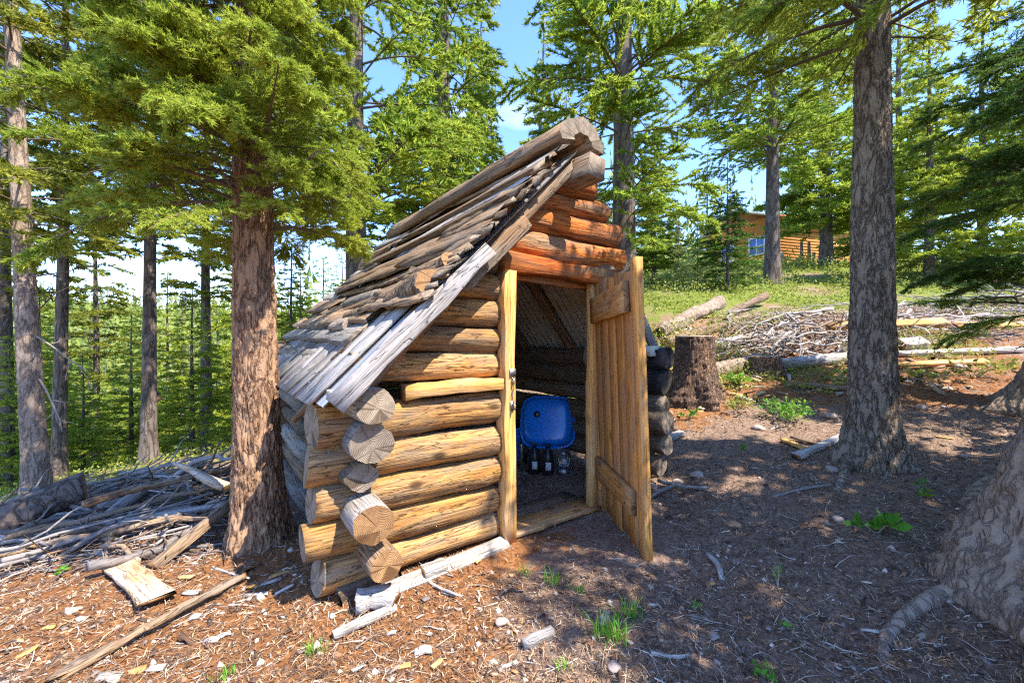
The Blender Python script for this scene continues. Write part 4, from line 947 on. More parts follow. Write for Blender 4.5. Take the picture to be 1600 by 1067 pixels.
lying_board('plank', lay(182, 880, .015), lay(243, 946, .03), .15, .022, ['plank_tan', 'end_tan'], 'wide broken tan plank lying flat at the left', 611, 'plank', warp=.04, ragged=.05, rough=.008)
lying_board('slab', lay(95, 1066, .0), lay(385, 906, .02), .05, .025, ['slab_brown', 'end_tan'], 'long brown split slab running along the sunlit ground', 612, 'slab', warp=.12, rough=.007, round_=True, seg=14, ragged=.1)
lying_board('stick', lay(520, 997, .005), lay(618, 951, .01), .04, .03, ['wood_bleached', 'end_tan'], 'squared bleached stick in front of the shed corner', 613, 'stick', warp=.03, rough=.003)
lying_board('wood_block', lay(660, 905, .0), lay(697, 893, .0), .075, .055, ['wood_bleached', 'end_tan'], 'small white wood block before the door wall', 614, 'block')
lying_board('wood_block', lay(818, 1015, .0), lay(865, 998, .0), .035, .04, ['board_weathered', 'end_grey'], 'small grey wood block at the bottom centre in the shade', 615, 'block')
lying_board('wood_block', lay(944, 992, .0), lay(947, 970, .0), .035, .02, ['board_weathered', 'end_grey'], 'flat little offcut beside the grass tuft', 616, 'block')
lying_board('lumber_piece', lay(1244, 716, .01), lay(1318, 690, .03), .075, .04, ['wood_bleached', 'end_tan'], 'pale sawn board touching the straight grey trunk', 617, 'board')
lying_board('lumber_piece', lay(1222, 690, .01), lay(1262, 708, .01), .06, .025, ['lumber_fresh', 'end_tan'], 'short board, left of the pale sawn board', 618, 'board')
lying_board('lumber_piece', lay(1236, 686, .02), lay(1280, 702, .02), .05, .02, ['slab_brown', 'end_tan'], 'thin brown board behind the pale sawn board', 619, 'board')
lying_board('wood_block', lay(1040, 690, .0), lay(1066, 680, .0), .1, .05, ['board_weathered', 'end_grey'], 'weathered block beside the right corner of the shed', 620, 'block')
lying_log('dead_branch', lay(1028, 762, .03), lay(1108, 770, .03), .018, .014, ['stick_grey', 'end_grey'], 'grey branch lying just right of the door', 621, 'branch', rough=.2, bend=.02)
lying_log('dead_branch', lay(1000, 800, .02), lay(1052, 768, .05), .013, .012, ['stick_grey', 'end_grey'], 'dark thin branch leading to the open door edge', 622, 'branch', rough=.2, bend=.02)
lying_log('dead_branch', lay(1205, 777, .01), lay(1296, 766, .015), .011, .008, ['stick_grey', 'end_grey'], 'slim grey branch left of the straight trunk foot', 623, 'branch', bend=.02)
lying_log('dead_branch', lay(1108, 868, .012), lay(1132, 900, .012), .016, .013, ['wood_bleached', 'end_grey'], 'short pale knotty branch in the shaded ground', 624, 'branch', rough=.3)
lying_log('dead_branch', lay(1018, 1032, .008), lay(1076, 1026, .008), .009, .006, ['wood_bleached', 'end_grey'], 'thin white stick at the bottom centre-right', 625, 'stick', bend=.01)
lying_log('dead_branch', lay(655, 902, .012), lay(722, 938, .012), .01, .006, ['wood_bleached', 'end_grey'], 'curved pale twig below the white wood block', 626, 'stick', bend=.03)
lying_log('dead_branch', lay(245, 862, .02), lay(400, 905, .02), .008, .006, ['wood_bleached', 'end_grey'], 'thin pale stick between the tan plank and the big trunk', 627, 'stick', bend=.03)
# up the slope
lying_log('hollow_log', lay(1032, 530, .13), lay(1128, 482, .14), .14, .15, ['bark_tan', 'end_tan'], 'barked log with hollow sawn end right of the door', 630, rough=.22, sides=30, bend=.05)
_h = [o for o in COL.objects if o.name == 'hollow_log'][0]; V, F, C = sweep([(-.035, 0, 0), (-.03, 0, 0)], [.085, .085], 20, 3, .15); link('hollow', mesh('hollow', V, [F, C], ['log_char_and_shade']), _h)  # thin black disc stands in for the shade inside the hollow end
lying_log('fallen_log', lay(1005, 525, .08), lay(1055, 512, .08), .09, .09, ['log_brown', 'end_grey'], 'short log beside the hollow log', 631)
lying_log('fallen_log', lay(1040, 545, .08), lay(1182, 500, .09), .11, .1, ['slab_brown', 'end_tan'], 'long split log below the hollow log', 632, rough=.15)
lying_log('fallen_log', lay(1110, 510, .08), lay(1195, 478, .2), .06, .09, ['slab_brown', 'end_tan'], 'tapering split log above the brush on the slope', 633, rough=.2)
lying_log('fallen_log', lay(1105, 592, .08), lay(1185, 574, .1), .115, .115, ['bark_tan', 'end_tan'], 'short barked log lying between the two stumps', 634, sides=20)
lying_log('fallen_log', lay(1215, 580, .08), lay(1345, 566, .08), .09, .085, ['wood_bleached', 'end_grey'], 'smooth bleached log right of the small stump', 635)
lying_log('fallen_log', lay(1112, 545, .05), lay(1176, 530, .05), .05, .05, ['wood_bleached', 'end_grey'], 'thin bleached log behind the two stumps', 636)
lying_log('fallen_log', lay(1222, 606, .02), lay(1420, 618, .02), .035, .03, ['slab_brown', 'end_tan'], 'reddish pole half sunk right of the small stump', 637, 'pole')
lying_log('fallen_log', lay(990, 600, .05), lay(1065, 585, .05), .07, .07, ['lumber_fresh', 'end_tan'], 'golden log peeking between shed and large stump', 638)
lying_board('lumber_piece', lay(1292, 528, .2), lay(1478, 526, .2), .2, .06, ['lumber_fresh', 'end_tan'], 'long fresh yellow board crossing behind the straight trunk', 640, up=(0, -.6, 1))
lying_board('lumber_piece', lay(1490, 526, .15), lay(1600, 524, .15), .16, .06, ['lumber_fresh', 'end_tan'], 'fresh board right of the long yellow board', 641, up=(0, -.6, 1))
lying_board('wood_block', lay(1404, 546, .0), lay(1442, 546, .0), .2, .16, ['wood_bleached', 'end_tan'], 'white block propping the long yellow board', 642, 'block', up=(0, -.6, 1))
lying_board('lumber_piece', lay(1385, 558, .03), lay(1600, 552, .03), .1, .05, ['wood_bleached', 'end_tan'], 'bleached board lying below the yellow boards', 643, up=(0, -.5, 1))
lying_board('lumber_piece', lay(1400, 576, .03), lay(1540, 570, .03), .09, .04, ['lumber_fresh', 'end_tan'], 'tan board lying lowest of those right of the trunk', 644, up=(0, -.5, 1))
# brush piles: every stick a thing, a few meshes shared
SM = []
for k in range(9):
    rn = np.random.default_rng(700+k); n = 9; d = np.cumsum(np.r_[0, rn.normal(0, .05, n)]); d2 = np.cumsum(np.r_[0, rn.normal(0, .04, n)])
    V, F, C = sweep(np.c_[np.linspace(0, 1, n+1), d*.6, d2*.5], np.linspace(.022, .009, n+1), 7, k, .15, True, 8.)
    F = [F, np.asarray(C)]
    for q in range(1+k % 4):
        i = int(rn.integers(2, 8)); s_ = rn.choice([-1, 1]); l_ = rn.uniform(.12, .3); u_ = rn.uniform(-.12, .2); b0 = np.array([i/n, d[i]*.6, d2[i]*.5]); r_b = .02*(1-i/n*.55)
        V2, F2, C2 = sweep([b0, b0+[l_*.45, s_*l_*.35, u_*.4], b0+[l_*.8, s_*l_*.85, u_], b0+[l_*1.3, s_*l_*1.05, u_*1.5]], [r_b*.6, r_b*.5, r_b*.35, r_b*.12], 5)
        F += [F2+len(V), np.asarray(C2)+len(V)]; V = np.vstack([V, V2])
    SM.append((mesh('stick', V, F, ['slab_brown' if k % 3 == 0 else 'stick_grey'], None, True), mesh('stick', V, F, ['wood_bleached'], None, True)))
def stick_heap(n, pts, azm, azs, hmax, lens, label, group, seed, pale, xr, ymid, places, thick=(.4, 1.2)):
    rn = np.random.default_rng(seed)
    for k in range(n):
        c = pts(rn); az = rn.normal(azm, azs); ln = rn.uniform(*lens); x, y, hf = c
        dx, dy = math.cos(az)*ln/2, math.sin(az)*ln/2
        zl = hmax*hf*rn.uniform(.1, 1)
        p0 = Vector((x-dx, y-dy, g1(x-dx, y-dy)+zl*rn.uniform(.5, 1)+.02)); p1 = Vector((x+dx, y+dy, g1(x+dx, y+dy)+zl*rn.uniform(.5, 1)+.02))
        o = link('stick', SM[rn.integers(9)][1 if rn.random() < pale else 0], None, axes(p0, p1, roll=rn.uniform(0, 6)))
        s = (p1-p0).length; t = rn.uniform(*thick); o.scale = (s, t*min(1.3, s), t*min(1.3, s)) if s > .4 else (s, t*.6, t*.6)
        look = ('pale' if o.data in [m_[1] for m_ in SM] else 'brown' if o.data.materials[0].name == 'slab_brown' else 'grey')+' '+('long' if ln > lens[0]+.66*(lens[1]-lens[0]) else 'short' if ln < lens[0]+.33*(lens[1]-lens[0]) else 'middling')+(' thick' if t > sum(thick)/2 else ' thin')
        pxx = 800+FPX*x/y; far_ = 'at back' if y > ymid else 'at front'; third = places[min(2, max(0, int(3*(pxx-xr[0])/(xr[1]-xr[0]))))]
        tag(o, f'{look} stick {far_} of {label}, {third}', 'stick', group)
def pL(rn):
    px = rn.uniform(-60, 355); Y = rn.uniform(2.75, 4.9); x = col_x(px, Y)
    return x, Y, math.exp(-((x+3.5)/1.4)**2-((Y-3.9)/.9)**2)
stick_heap(100, pL, .25, .75, .5, (.4, 1.7), 'left brush pile', 'sticks in the left brush pile', 71, .1, (0, 350), 3.8, ('by the picture edge', 'in its middle', 'near the big reddish trunk'))
def pR(rn):
    px = rn.uniform(1130, 1345); f = (px-1130)/215; Y = rn.uniform(6.6, 8.4); x = col_x(px, Y)
    return x, Y, .3+.7*f
stick_heap(85, pR, 3.6, .6, .6, (.5, 1.8), 'slope brush pile', 'sticks in the slope brush pile', 72, .35, (1130, 1345), 7.5, ('behind the large stump', 'behind the small stump', 'by the straight trunk'))
def pR2(rn):
    Y = rn.uniform(7.2, 9.5); x = col_x(rn.uniform(1390, 1640), Y); return x, Y, .6
stick_heap(60, pR2, 3.3, .7, .5, (.5, 1.9), 'right brush heap', 'sticks in the right brush heap', 73, .35, (1390, 1640), 8.3, ('by the straight trunk', 'behind the yellow boards', 'by the leaning fir'))

# ------------------------------------------------------------------ loose scraps and stones one can pick out
def scrap(px, py, ln, w, th, az, mat, label, seed, group='wood scraps on the ground'):
    x, y, z = on_ground(px, py); d = Vector((math.cos(az), math.sin(az), 0))*ln/2; c = Vector((x, y, z+.004))
    a, b = c-d, c+d; a.z = g1(a.x, a.y)+.004; b.z = g1(b.x, b.y)+.006
    o = link('wood_scrap', plank_mesh('wood_scrap', ln, w, th, [mat], seed, seg=3, warp=.15, rough=w*.12, ragged=ln*.08), None, axes(a, b)); tag(o, label, 'scrap', group)
SCR = [(660, 1020, .07, .05, .3), (682, 1040, .05, .02, .9), (795, 1040, .07, .015, .5), (700, 930, .08, .02, -.4), (747, 880, .05, .02, 1.), (612, 985, .04, .02, .2), (420, 915, .12, .03, .3), (440, 900, .1, .03, .5), (400, 930, .12, .025, .1), (445, 925, .09, .02, .6), (395, 918, .07, .03, -.2), (330, 995, .07, .03, .2), (350, 988, .05, .025, .7), (45, 1020, .05, .04, .3), (115, 955, .06, .035, .9), (125, 965, .05, .03, -.4), (75, 985, .05, .025, .2), (245, 1045, .06, .035, .1), (170, 1065, .08, .05, .3), (215, 1050, .05, .03, .6), (305, 960, .05, .04, .2), (560, 1050, .05, .02, .5), (630, 1050, .06, .02, .4), (1020, 945, .05, .02, .2), (1360, 980, .06, .02, -.5), (1110, 905, .05, .03, .4), (1210, 670, .1, .04, .2), (1300, 650, .1, .03, -.3), (1475, 690, .12, .03, -.2), (1185, 735, .12, .02, -.3), (300, 925, .08, .04, .2), (290, 905, .1, .03, -.2)]
SCL = ['white scrap at the bottom, left of centre', 'small sliver below the white scrap at the bottom', 'sliver at the bottom near the grey block', 'pale splinter before the door wall', 'small chip at the foot of the base board', 'chip right of the squared bleached stick', 'pale splinter right of the big trunk foot', 'splinter close under the shed corner', 'long splinter below the big trunk', 'sliver left of the shed bottom log', 'stubby scrap in front of the big trunk', 'pale flake between slab and squared stick', 'yellowish flake beside the pale flake', 'chip at the lower left edge', 'pale chip left of the wide tan plank', 'yellow chip next to a pale chip at the left', 'small chip below the pale chips at the left', 'flake at the bottom edge beside the brown slab', 'largest flake at the bottom left', 'chip just below the brown slab', 'flake between tan plank and brown slab', 'sliver at the bottom near the centre', 'splinter at the bottom below the squared stick', 'sliver in the shade below the door', 'reddish splinter beside the curved root', 'chip near the knotty branch', 'scrap behind the sawn boards by the trunk', 'splinter behind the straight trunk foot', 'splinter right of the straight trunk foot', 'pale lath in the shade right of the shed', 'scrap right of the wide tan plank', 'thin scrap above the wide tan plank']
rs = np.random.default_rng(3)
for k, (px, py, ln, w, az) in enumerate(SCR):
    scrap(px, py, ln, w, .008, az, ['wood_bleached', 'lumber_fresh', 'wood_bleached'][k % 3], 'splintered wood '+SCL[k], 640+k)
def stone_mesh(seed, mat):
    import bmesh
    bm = bmesh.new(); bmesh.ops.create_icosphere(bm, subdivisions=3, radius=1); V = np.array([v.co[:] for v in bm.verts]); F = np.array([[v.index for v in f.verts] for f in bm.faces]); bm.free()
    V = V*(1+.22*fbm(V*1.3, seed, 2)+.05*fbm(V*5, seed+4, 2))[:, None]; V[:, 2] *= .65
    return mesh('stone', V, F, [mat], None, True)
ST = [stone_mesh(k, 'stone') for k in range(4)]+[stone_mesh(9, 'stone_orange')]
STN = [(1148, 822, .045, 4, 'rounded orange stone alone in the shaded ground'), (1185, 672, .07, 0, 'grey stone under the green bush'), (1300, 655, .07, 1, 'pale stone behind the boards by the trunk'), (1020, 765, .05, 2, 'grey stone near the branch by the door'), (1090, 748, .06, 3, 'white stone beside the shed corner branch'), (1060, 752, .045, 0, 'small stone left of the white stone'), (1310, 815, .04, 1, 'flat grey stone left of the leafy plant'), (1300, 738, .05, 2, 'pale stone at the foot of the straight trunk'), (1480, 938, .025, 3, 'little white stone by the big root'), (1510, 718, .035, 0, 'small pale stone on the slope near the right edge'), (1140, 855, .015, 1, 'pebble below the orange stone'), (945, 900, .02, 2, 'pebble in front of the door'), (960, 1050, .03, 3, 'flat grey stone at the bottom centre'), (785, 975, .03, 0, 'brownish stone at the edge of the shade'), (110, 958, .03, 3, 'white stone at the lower left'), (1240, 708, .03, 1, 'small stone below the sawn boards'), (1440, 640, .07, 1, 'stone right of the trunk near the plants'), (1480, 610, .06, 2, 'pale stone among the sunlit plants'), (1500, 575, .07, 3, 'white stone under the bleached board')]
for k, (px, py, r, m, lab) in enumerate(STN):
    x, y, z = on_ground(px, py); o = link('stone', ST[m]); o.location = (x, y, z+r*.25); o.scale = (r, r*.85, r*.8); o.rotation_euler = (0, 0, k*1.7); tag(o, lab, 'stone', 'loose stones')

# ------------------------------------------------------------------ litter: needles, chips, twigs, gravel
def tint(me, cols, per):
    a = me.color_attributes.new('tint', 'FLOAT_COLOR', 'POINT'); c = np.repeat(np.c_[cols, np.ones(len(cols))], per, 0).astype(np.float32); a.data.foreach_set('color', c.ravel())
def scatter(rn, n, y0=.75, y1=7.5, wide=1.32):
    y = np.exp(rn.uniform(math.log(y0), math.log(y1), n)); x = y*rn.uniform(-wide, wide, n)
    lx = (x-P0.x)*.8045+(y-P0.y)*.594; ly = -(x-P0.x)*.594+(y-P0.y)*.8045
    k = ~((lx > -1.0) & (lx < 1.6) & (ly > -.02) & (ly < 2.5) & ~((lx > 0) & (lx < .9) & (ly < 1.2)))
    k &= ~((np.hypot((x-.35)/.75, (y-2.72)/.42) < 1) & (rn.random(len(x)) < .8))
    return x[k], y[k]
def flat_pieces(name, rn, x, y, ln, w, cols, label, cat, lift=.004, tilt=.15, tri=True, th=0.):
    z = gz(x, y)+lift; az = rn.uniform(0, 6.283, len(x)); n = len(x)
    d = np.stack([np.cos(az), np.sin(az), rn.normal(0, tilt, n)], -1)*(ln/2)[:, None]; s = np.stack([-np.sin(az), np.cos(az), rn.normal(0, tilt, n)], -1)*(w/2)[:, None]
    c = np.c_[x, y, z+np.abs(d[:, 2])]
    if not th:
        mid = s*1.; b = rn.normal(0, .18, n)[:, None]*np.stack([-np.sin(az), np.cos(az), 0*az], -1)*ln[:, None]
        V = np.stack([c-d, c+b-s, c+d, c+b+s], 1).reshape(-1, 3); F = np.arange(len(V)).reshape(-1, 4); per = 4
    else:
        u = np.stack([0*x, 0*x, th*rn.uniform(.5, 1.5, n)], -1); j = lambda: 1+rn.normal(0, .22, n)[:, None]
        t4 = [c-d*j()-s*j()+u, c+d*j()-s*j()+u, c+d*j()+s*j()+u, c-d*j()+s*j()+u]; b4 = [q-u*1.6 for q in t4]
        V = np.stack(t4+b4, 1).reshape(-1, 3); o = (np.arange(n)*8)[:, None, None]
        F = (o+np.array([[(0, 1, 2, 3), (0, 4, 5, 1), (1, 5, 6, 2), (2, 6, 7, 3), (3, 7, 4, 0)]])).reshape(-1, 4); per = 8
    me = mesh(name, V, F, ['chips']); tint(me, cols, per)
    return tag(link(name, me), label, cat, None, 'stuff')
def pick(rn, n, pal): 
    p = np.array(pal)[rn.integers(len(pal), size=n)]; return np.clip(p*rn.uniform(.6, 1.35, (n, 1)), .01, .85)
rn = np.random.default_rng(81)
x, y = scatter(rn, 95000); n = len(x)
flat_pieces('needle_litter', rn, x, y, rn.uniform(.018, .05, n)*(1+.12*y), rn.uniform(.0016, .0034, n)*(1+.25*y), pick(rn, n, [(.3, .18, .095), (.2, .11, .06), (.12, .072, .046), (.44, .32, .2), (.08, .047, .032)]), 'dry conifer needles carpeting the soil', 'needle litter', tilt=.25)
x, y = scatter(rn, 9000); k = (rn.random(len(x)) < np.where(x < .1, 1, .4)) & (rn.random(len(x)) < np.clip(.4+1.1*fbm(np.c_[x*2.2, y*2.2, 0*x], 77, 3), .05, 1)); x, y = x[k], y[k]; n = len(x)
flat_pieces('wood_chips', rn, x, y, rn.gamma(1.6, .008, n)+.005, rn.gamma(1.6, .0028, n)+.003, pick(rn, n, [(.46, .31, .18), (.52, .41, .29), (.38, .21, .1), (.36, .28, .22), (.3, .15, .07), (.36, .17, .07)]), 'pale wood chips and bark flakes on the soil', 'wood chips', tilt=.2, th=.003)
x, y = scatter(rn, 5000); n = len(x)
flat_pieces('bark_flakes', rn, x, y, rn.gamma(1.5, .009, n)+.006, rn.gamma(1.5, .005, n)+.005, pick(rn, n, [(.12, .07, .045), (.2, .11, .065), (.3, .24, .2), (.07, .045, .03)]), 'dark bark flakes and dead leaves on the soil', 'bark flakes', tilt=.3, th=.002)
x, y = scatter(rn, 2000, .8, 6); n = len(x); gx_, gy_ = x, y
P = np.c_[x, y, gz(x, y)+.003]; r = rn.gamma(2, .0035, n)+.003
base = np.array([(1, 0, 0), (0, 1, 0), (-1, 0, 0), (0, -1, 0), (0, 0, .8), (0, 0, -.8)], float)
V = (P[:, None, :]+base[None]*r[:, None, None]*rn.uniform(.6, 1.4, (n, 6, 1))).reshape(-1, 3)
F = (np.arange(n)[:, None, None]*6+np.array([[(0, 1, 4), (1, 2, 4), (2, 3, 4), (3, 0, 4), (1, 0, 5), (2, 1, 5), (3, 2, 5), (0, 3, 5)]])).reshape(-1, 3)
me = mesh('gravel', V, F, ['chips']); tint(me, pick(rn, n, [(.42, .32, .24), (.5, .42, .34), (.38, .19, .1), (.3, .22, .17)]), 6); tag(link('gravel', me), 'pale pebbles scattered over the soil', 'gravel', None, 'stuff')
x = rn.uniform(1.4, 8, 900); y = rn.uniform(4.9, 9, 900); k = rn.random(900) < np.clip(.5+fbm(np.c_[x, y, 0*x], 44, 2), .1, 1); x, y = x[k], y[k]; n = len(x)
flat_pieces('wood_debris', rn, x, y, rn.gamma(2, .05, n)+.04, rn.gamma(2, .015, n)+.015, pick(rn, n, [(.5, .36, .22), (.55, .46, .36), (.3, .17, .09), (.4, .22, .1), (.22, .13, .08)]), 'splintered bark and wood debris strewn over the sunlit slope', 'wood debris', tilt=.25, th=.012)
# twigs with thickness
def twig_mass(name, x, y, rn, lens, r, pal, label, lift=0., dirs=None):
    n = len(x); az = rn.uniform(0, 6.28, n) if dirs is None else rn.normal(dirs[0], dirs[1], n); ln = rn.uniform(*lens, n)
    S4 = 5; f = np.linspace(-.5, .5, S4); cur = rn.normal(0, .25, n)
    px = x[:, None]+ln[:, None]*(f*np.cos(az)[:, None]-cur[:, None]*(f*f)*np.sin(az)[:, None]); py = y[:, None]+ln[:, None]*(f*np.sin(az)[:, None]+cur[:, None]*(f*f)*np.cos(az)[:, None])
    pz = gz(px.ravel(), py.ravel()).reshape(n, S4)+.004+np.asarray(lift).reshape(-1, 1)+rn.normal(0, .004, (n, S4))+f[None]*rn.normal(0, .06, (n, 1))*ln[:, None]
    rad = (r*rn.uniform(.5, 1.6, n))[:, None]*np.linspace(1.1, .4, S4)[None]
    C = np.stack([px, py, pz], -1); nx = np.stack([-np.sin(az), np.cos(az), 0*az], -1)[:, None, :]
    ring = [C+nx*rad[:, :, None], C+np.array([0, 0, 1.])*rad[:, :, None]*1.2, C-nx*rad[:, :, None]]
    V = np.stack(ring, 2).reshape(-1, 3); o = (np.arange(n)*S4*3)[:, None, None, None]; i = (np.arange(S4-1)*3)[None, :, None, None]
    q = np.array([(0, 1, 4, 3), (1, 2, 5, 4), (2, 0, 3, 5)])[None, None]; F = (o+i+q).reshape(-1, 4)
    me = mesh(name, V, F, ['chips'], None, True); tint(me, pick(rn, n, pal), S4*3); return tag(link(name, me), label, 'twigs', None, 'stuff')
x, y = scatter(rn, 2600, .8, 6.5); twig_mass('twig_litter', x, y, rn, (.04, .2), .0022, [(.5, .42, .34), (.38, .3, .23), (.6, .52, .43), (.2, .13, .09)], 'thin dead twigs littering the ground')
Y = rn.uniform(2.6, 5, 1000); x = (rn.uniform(-70, 350, 1000)-800)/FPX*Y; hf = np.exp(-((x+3.5)/1.4)**2-((Y-3.9)/.9)**2)*.3*rn.random(1000)
twig_mass('brush_twigs', x, Y, rn, (.15, .7), .005, [(.24, .2, .17), (.34, .29, .25), (.12, .085, .07), (.2, .12, .075)], 'tangle of thin grey twigs in the left brush pile', hf, (.2, 1.1))  # darker tints carry the shade over and between these sticks
Y = rn.uniform(6.6, 9.0, 900); x = (rn.uniform(1130, 1640, 900)-800)/FPX*Y
twig_mass('brush_twigs', x, Y, rn, (.2, .9), .007, [(.36, .3, .26), (.48, .42, .36), (.25, .16, .11), (.15, .1, .07)], 'tangle of bleached twigs in the brush on the right slope', rn.random(900)*.25, (3.5, .6))

# ------------------------------------------------------------------ greenery
def leaves(name, P, nrm_up, size, mat, rn, label=None, cat=None, kind=None, aspect=.5, parent=None):
    n = len(P); d = rn.normal(0, 1, (n, 3)); d[:, 2] = np.abs(d[:, 2])*nrm_up; d /= np.linalg.norm(d, axis=1)[:, None]
    s = np.cross(d, rn.normal(0, 1, (n, 3))); s /= np.linalg.norm(s, axis=1)[:, None]; l = (size*rn.uniform(.5, 1.4, n))[:, None]
    V = np.stack([P, P+d*l*.5+s*l*aspect*.5, P+d*l, P+d*l*.5-s*l*aspect*.5], 1).reshape(-1, 3)
    o = link(name, mesh(name, V, np.arange(len(V)).reshape(-1, 4), [mat]), parent)
    return tag(o, label, cat, None, kind) if label else o
rn = np.random.default_rng(91); N = 120000
y = np.exp(rn.uniform(math.log(5.0), math.log(30), N)); x = y*rn.uniform(-.15, 1.4, N); r_, g_ = cover(x, y)
dn = fbm(np.c_[x*.9, y*.9, 0*x], 33, 3); k = (g_+.35*dn > .45) & (rn.random(N) < .85); x, y, dn = x[k], y[k], dn[k]
hh = np.clip(.08+.36*dn, .02, .6)*rn.random(len(x))*np.clip(y/9, .5, 1.8)
leaves('ground_cover', np.c_[x, y, gz(x, y, False)+hh], 1., .055*np.clip(y/9, .7, 2.2), 'leaf_cover', rn, 'low sunlit green shrubbery covering the slope', 'ground cover', 'stuff')
N = 14000; y = np.exp(rn.uniform(math.log(4.6), math.log(24), N)); x = -y*rn.uniform(.3, 1.35, N); r_, g_ = cover(x, y); k = g_ > .4; x, y = x[k], y[k]
leaves('ground_cover', np.c_[x, y, gz(x, y, False)+.12*rn.random(len(x))], 1., .06*np.clip(y/8, .7, 2.2), 'leaf_cover', rn, 'bright grass and low growth beyond the left brush pile', 'ground cover', 'stuff')
def bush(px, py, r, h, n, size, mat, label, seed, name='leafy_shrub', aspect=.5):
    rn = np.random.default_rng(seed); X, Y, Z = on_ground(px, py); e = empty(name, (X, Y, Z), 0, label, 'plant', 'small plants on the ground')
    Vs, Fs, o = [], [], 0; tips = []
    for k in range(max(4, n//25)):
        a = rn.uniform(0, 6.28); q = r*math.sqrt(rn.random()); t = np.array([q*math.cos(a), q*math.sin(a), h*rn.uniform(.35, 1)])
        V, F, C = sweep(np.array([[0, 0, -.01], t*.5+[0, 0, h*.12], t]), [.004, .003, .0015], 4, 0, 0, False); Vs.append(V); Fs.append(F+o); o += len(V); tips.append(t)
    link('stems', mesh('stems', np.vstack(Vs), np.vstack(Fs), ['twig_pale']), e)
    T = np.array(tips)[rn.integers(len(tips), size=n)]; P = T*rn.uniform(.45, 1.05, (n, 1))+rn.normal(0, r*.13, (n, 3))*np.array([1, 1, .5]); P[:, 2] = np.abs(P[:, 2])
    leaves('foliage', P, .8, size, mat, rn, aspect=aspect, parent=e)
def tuft(px, py, n, h, label, seed):
    rn = np.random.default_rng(seed); X, Y, Z = on_ground(px, py); e = empty('grass_tuft', (X, Y, Z), 0, label, 'grass', 'small plants on the ground')
    a = rn.uniform(0, 6.28, n); b0 = np.c_[rn.normal(0, h*.28, n), rn.normal(0, h*.22, n), np.full(n, -.005)]; l = h*rn.uniform(.5, 1.2, n); o = rn.uniform(.1, .7, n)
    d = np.stack([np.cos(a)*o, np.sin(a)*o, 1-.3*o], -1); s = np.stack([-np.sin(a), np.cos(a), 0*a], -1)*.0022
    m1 = b0+d*l[:, None]*.55; t = b0+d*l[:, None]*np.array([1.25, 1.25, .9])
    V = np.stack([b0-s, b0+s, m1+s*.8, m1-s*.8, t], 1).reshape(-1, 3); i = np.arange(n)[:, None]*5
    link('blades', mesh('blades', V, [i+np.array([[0, 1, 2, 3]]), i+np.array([[3, 2, 4]])], ['leaf_plant']), e)
bush(1370, 842, .13, .13, 46, .07, 'leaf_plant', 'broad-leaved green plant in front of the straight trunk', 1, aspect=.75)
bush(1440, 780, .06, .12, 16, .06, 'leaf_plant', 'upright leafy sprig left of the lower right trunk', 2, aspect=.6)
bush(1225, 658, .32, .26, 520, .04, 'leaf_plant', 'bushy green shrub between the stumps and the straight trunk', 3)
bush(1075, 655, .12, .12, 120, .035, 'leaf_plant', 'small green shrub at the foot of the large stump', 4)
bush(1145, 608, .18, .17, 60, .1, 'leaf_plant', 'glossy large-leaved plant between the two stumps', 5, aspect=.5)
bush(1216, 912, .03, .1, 26, .02, 'leaf_plant', 'thin-stemmed sprig in the shaded ground', 6)
bush(1085, 945, .03, .03, 22, .022, 'leaf_plant', 'tiny green seedling left of the thin-stemmed sprig', 7)
bush(1197, 1045, .05, .04, 34, .025, 'leaf_plant', 'small bright weed at the bottom right of centre', 8)
bush(1228, 978, .025, .03, 14, .022, 'leaf_plant', 'tiny seedling above the small bright weed', 9)
bush(1160, 715, .03, .13, 30, .03, 'leaf_plant', 'upright green sprig right of the shed corner', 10)
bush(1150, 640, .3, .15, 200, .04, 'leaf_cover', 'sunlit low weeds below the large stump', 11)
bush(1250, 615, .5, .16, 260, .045, 'leaf_cover', 'sunlit weeds below the smooth bleached log', 12)
bush(1425, 600, .4, .2, 200, .055, 'leaf_cover', 'sunlit leafy weeds just right of the straight trunk', 13)
bush(1520, 590, .45, .25, 220, .055, 'leaf_cover', 'sunlit leafy weeds near the leaning fir', 14)
bush(310, 785, .2, .2, 120, .06, 'leaf_plant', 'green leafy weed growing out of the left brush pile', 15, aspect=.3)
bush(100, 893, .04, .05, 20, .035, 'leaf_plant', 'small green weed at the front of the left brush pile', 16)
bush(420, 735, .3, .2, 160, .06, 'leaf_cover', 'light green weeds behind the big reddish trunk', 17)
tuft(955, 1005, 90, .13, 'grass tuft at the bottom centre in the shade', 21); tuft(985, 975, 50, .1, 'grass tuft with long blades beside the flat offcut', 22)
tuft(865, 910, 36, .09, 'thin grass tuft in front of the doorway', 23); tuft(820, 890, 22, .07, 'grass sprig at the edge of the sun before the jamb', 24)
tuft(905, 932, 26, .06, 'small grass tuft below the open door', 25); tuft(490, 1025, 40, .07, 'grass tuft on the sunlit soil', 26); tuft(880, 1048, 24, .05, 'tiny grass tuft near the bottom edge', 27)
tuft(1200, 1040, 20, .05, 'grass wisps beside the small bright weed', 28); tuft(255, 840, 40, .1, 'grass tuft at the foot of the propped beam', 29); tuft(350, 1060, 40, .06, 'grass wisps at the lower left edge', 30)

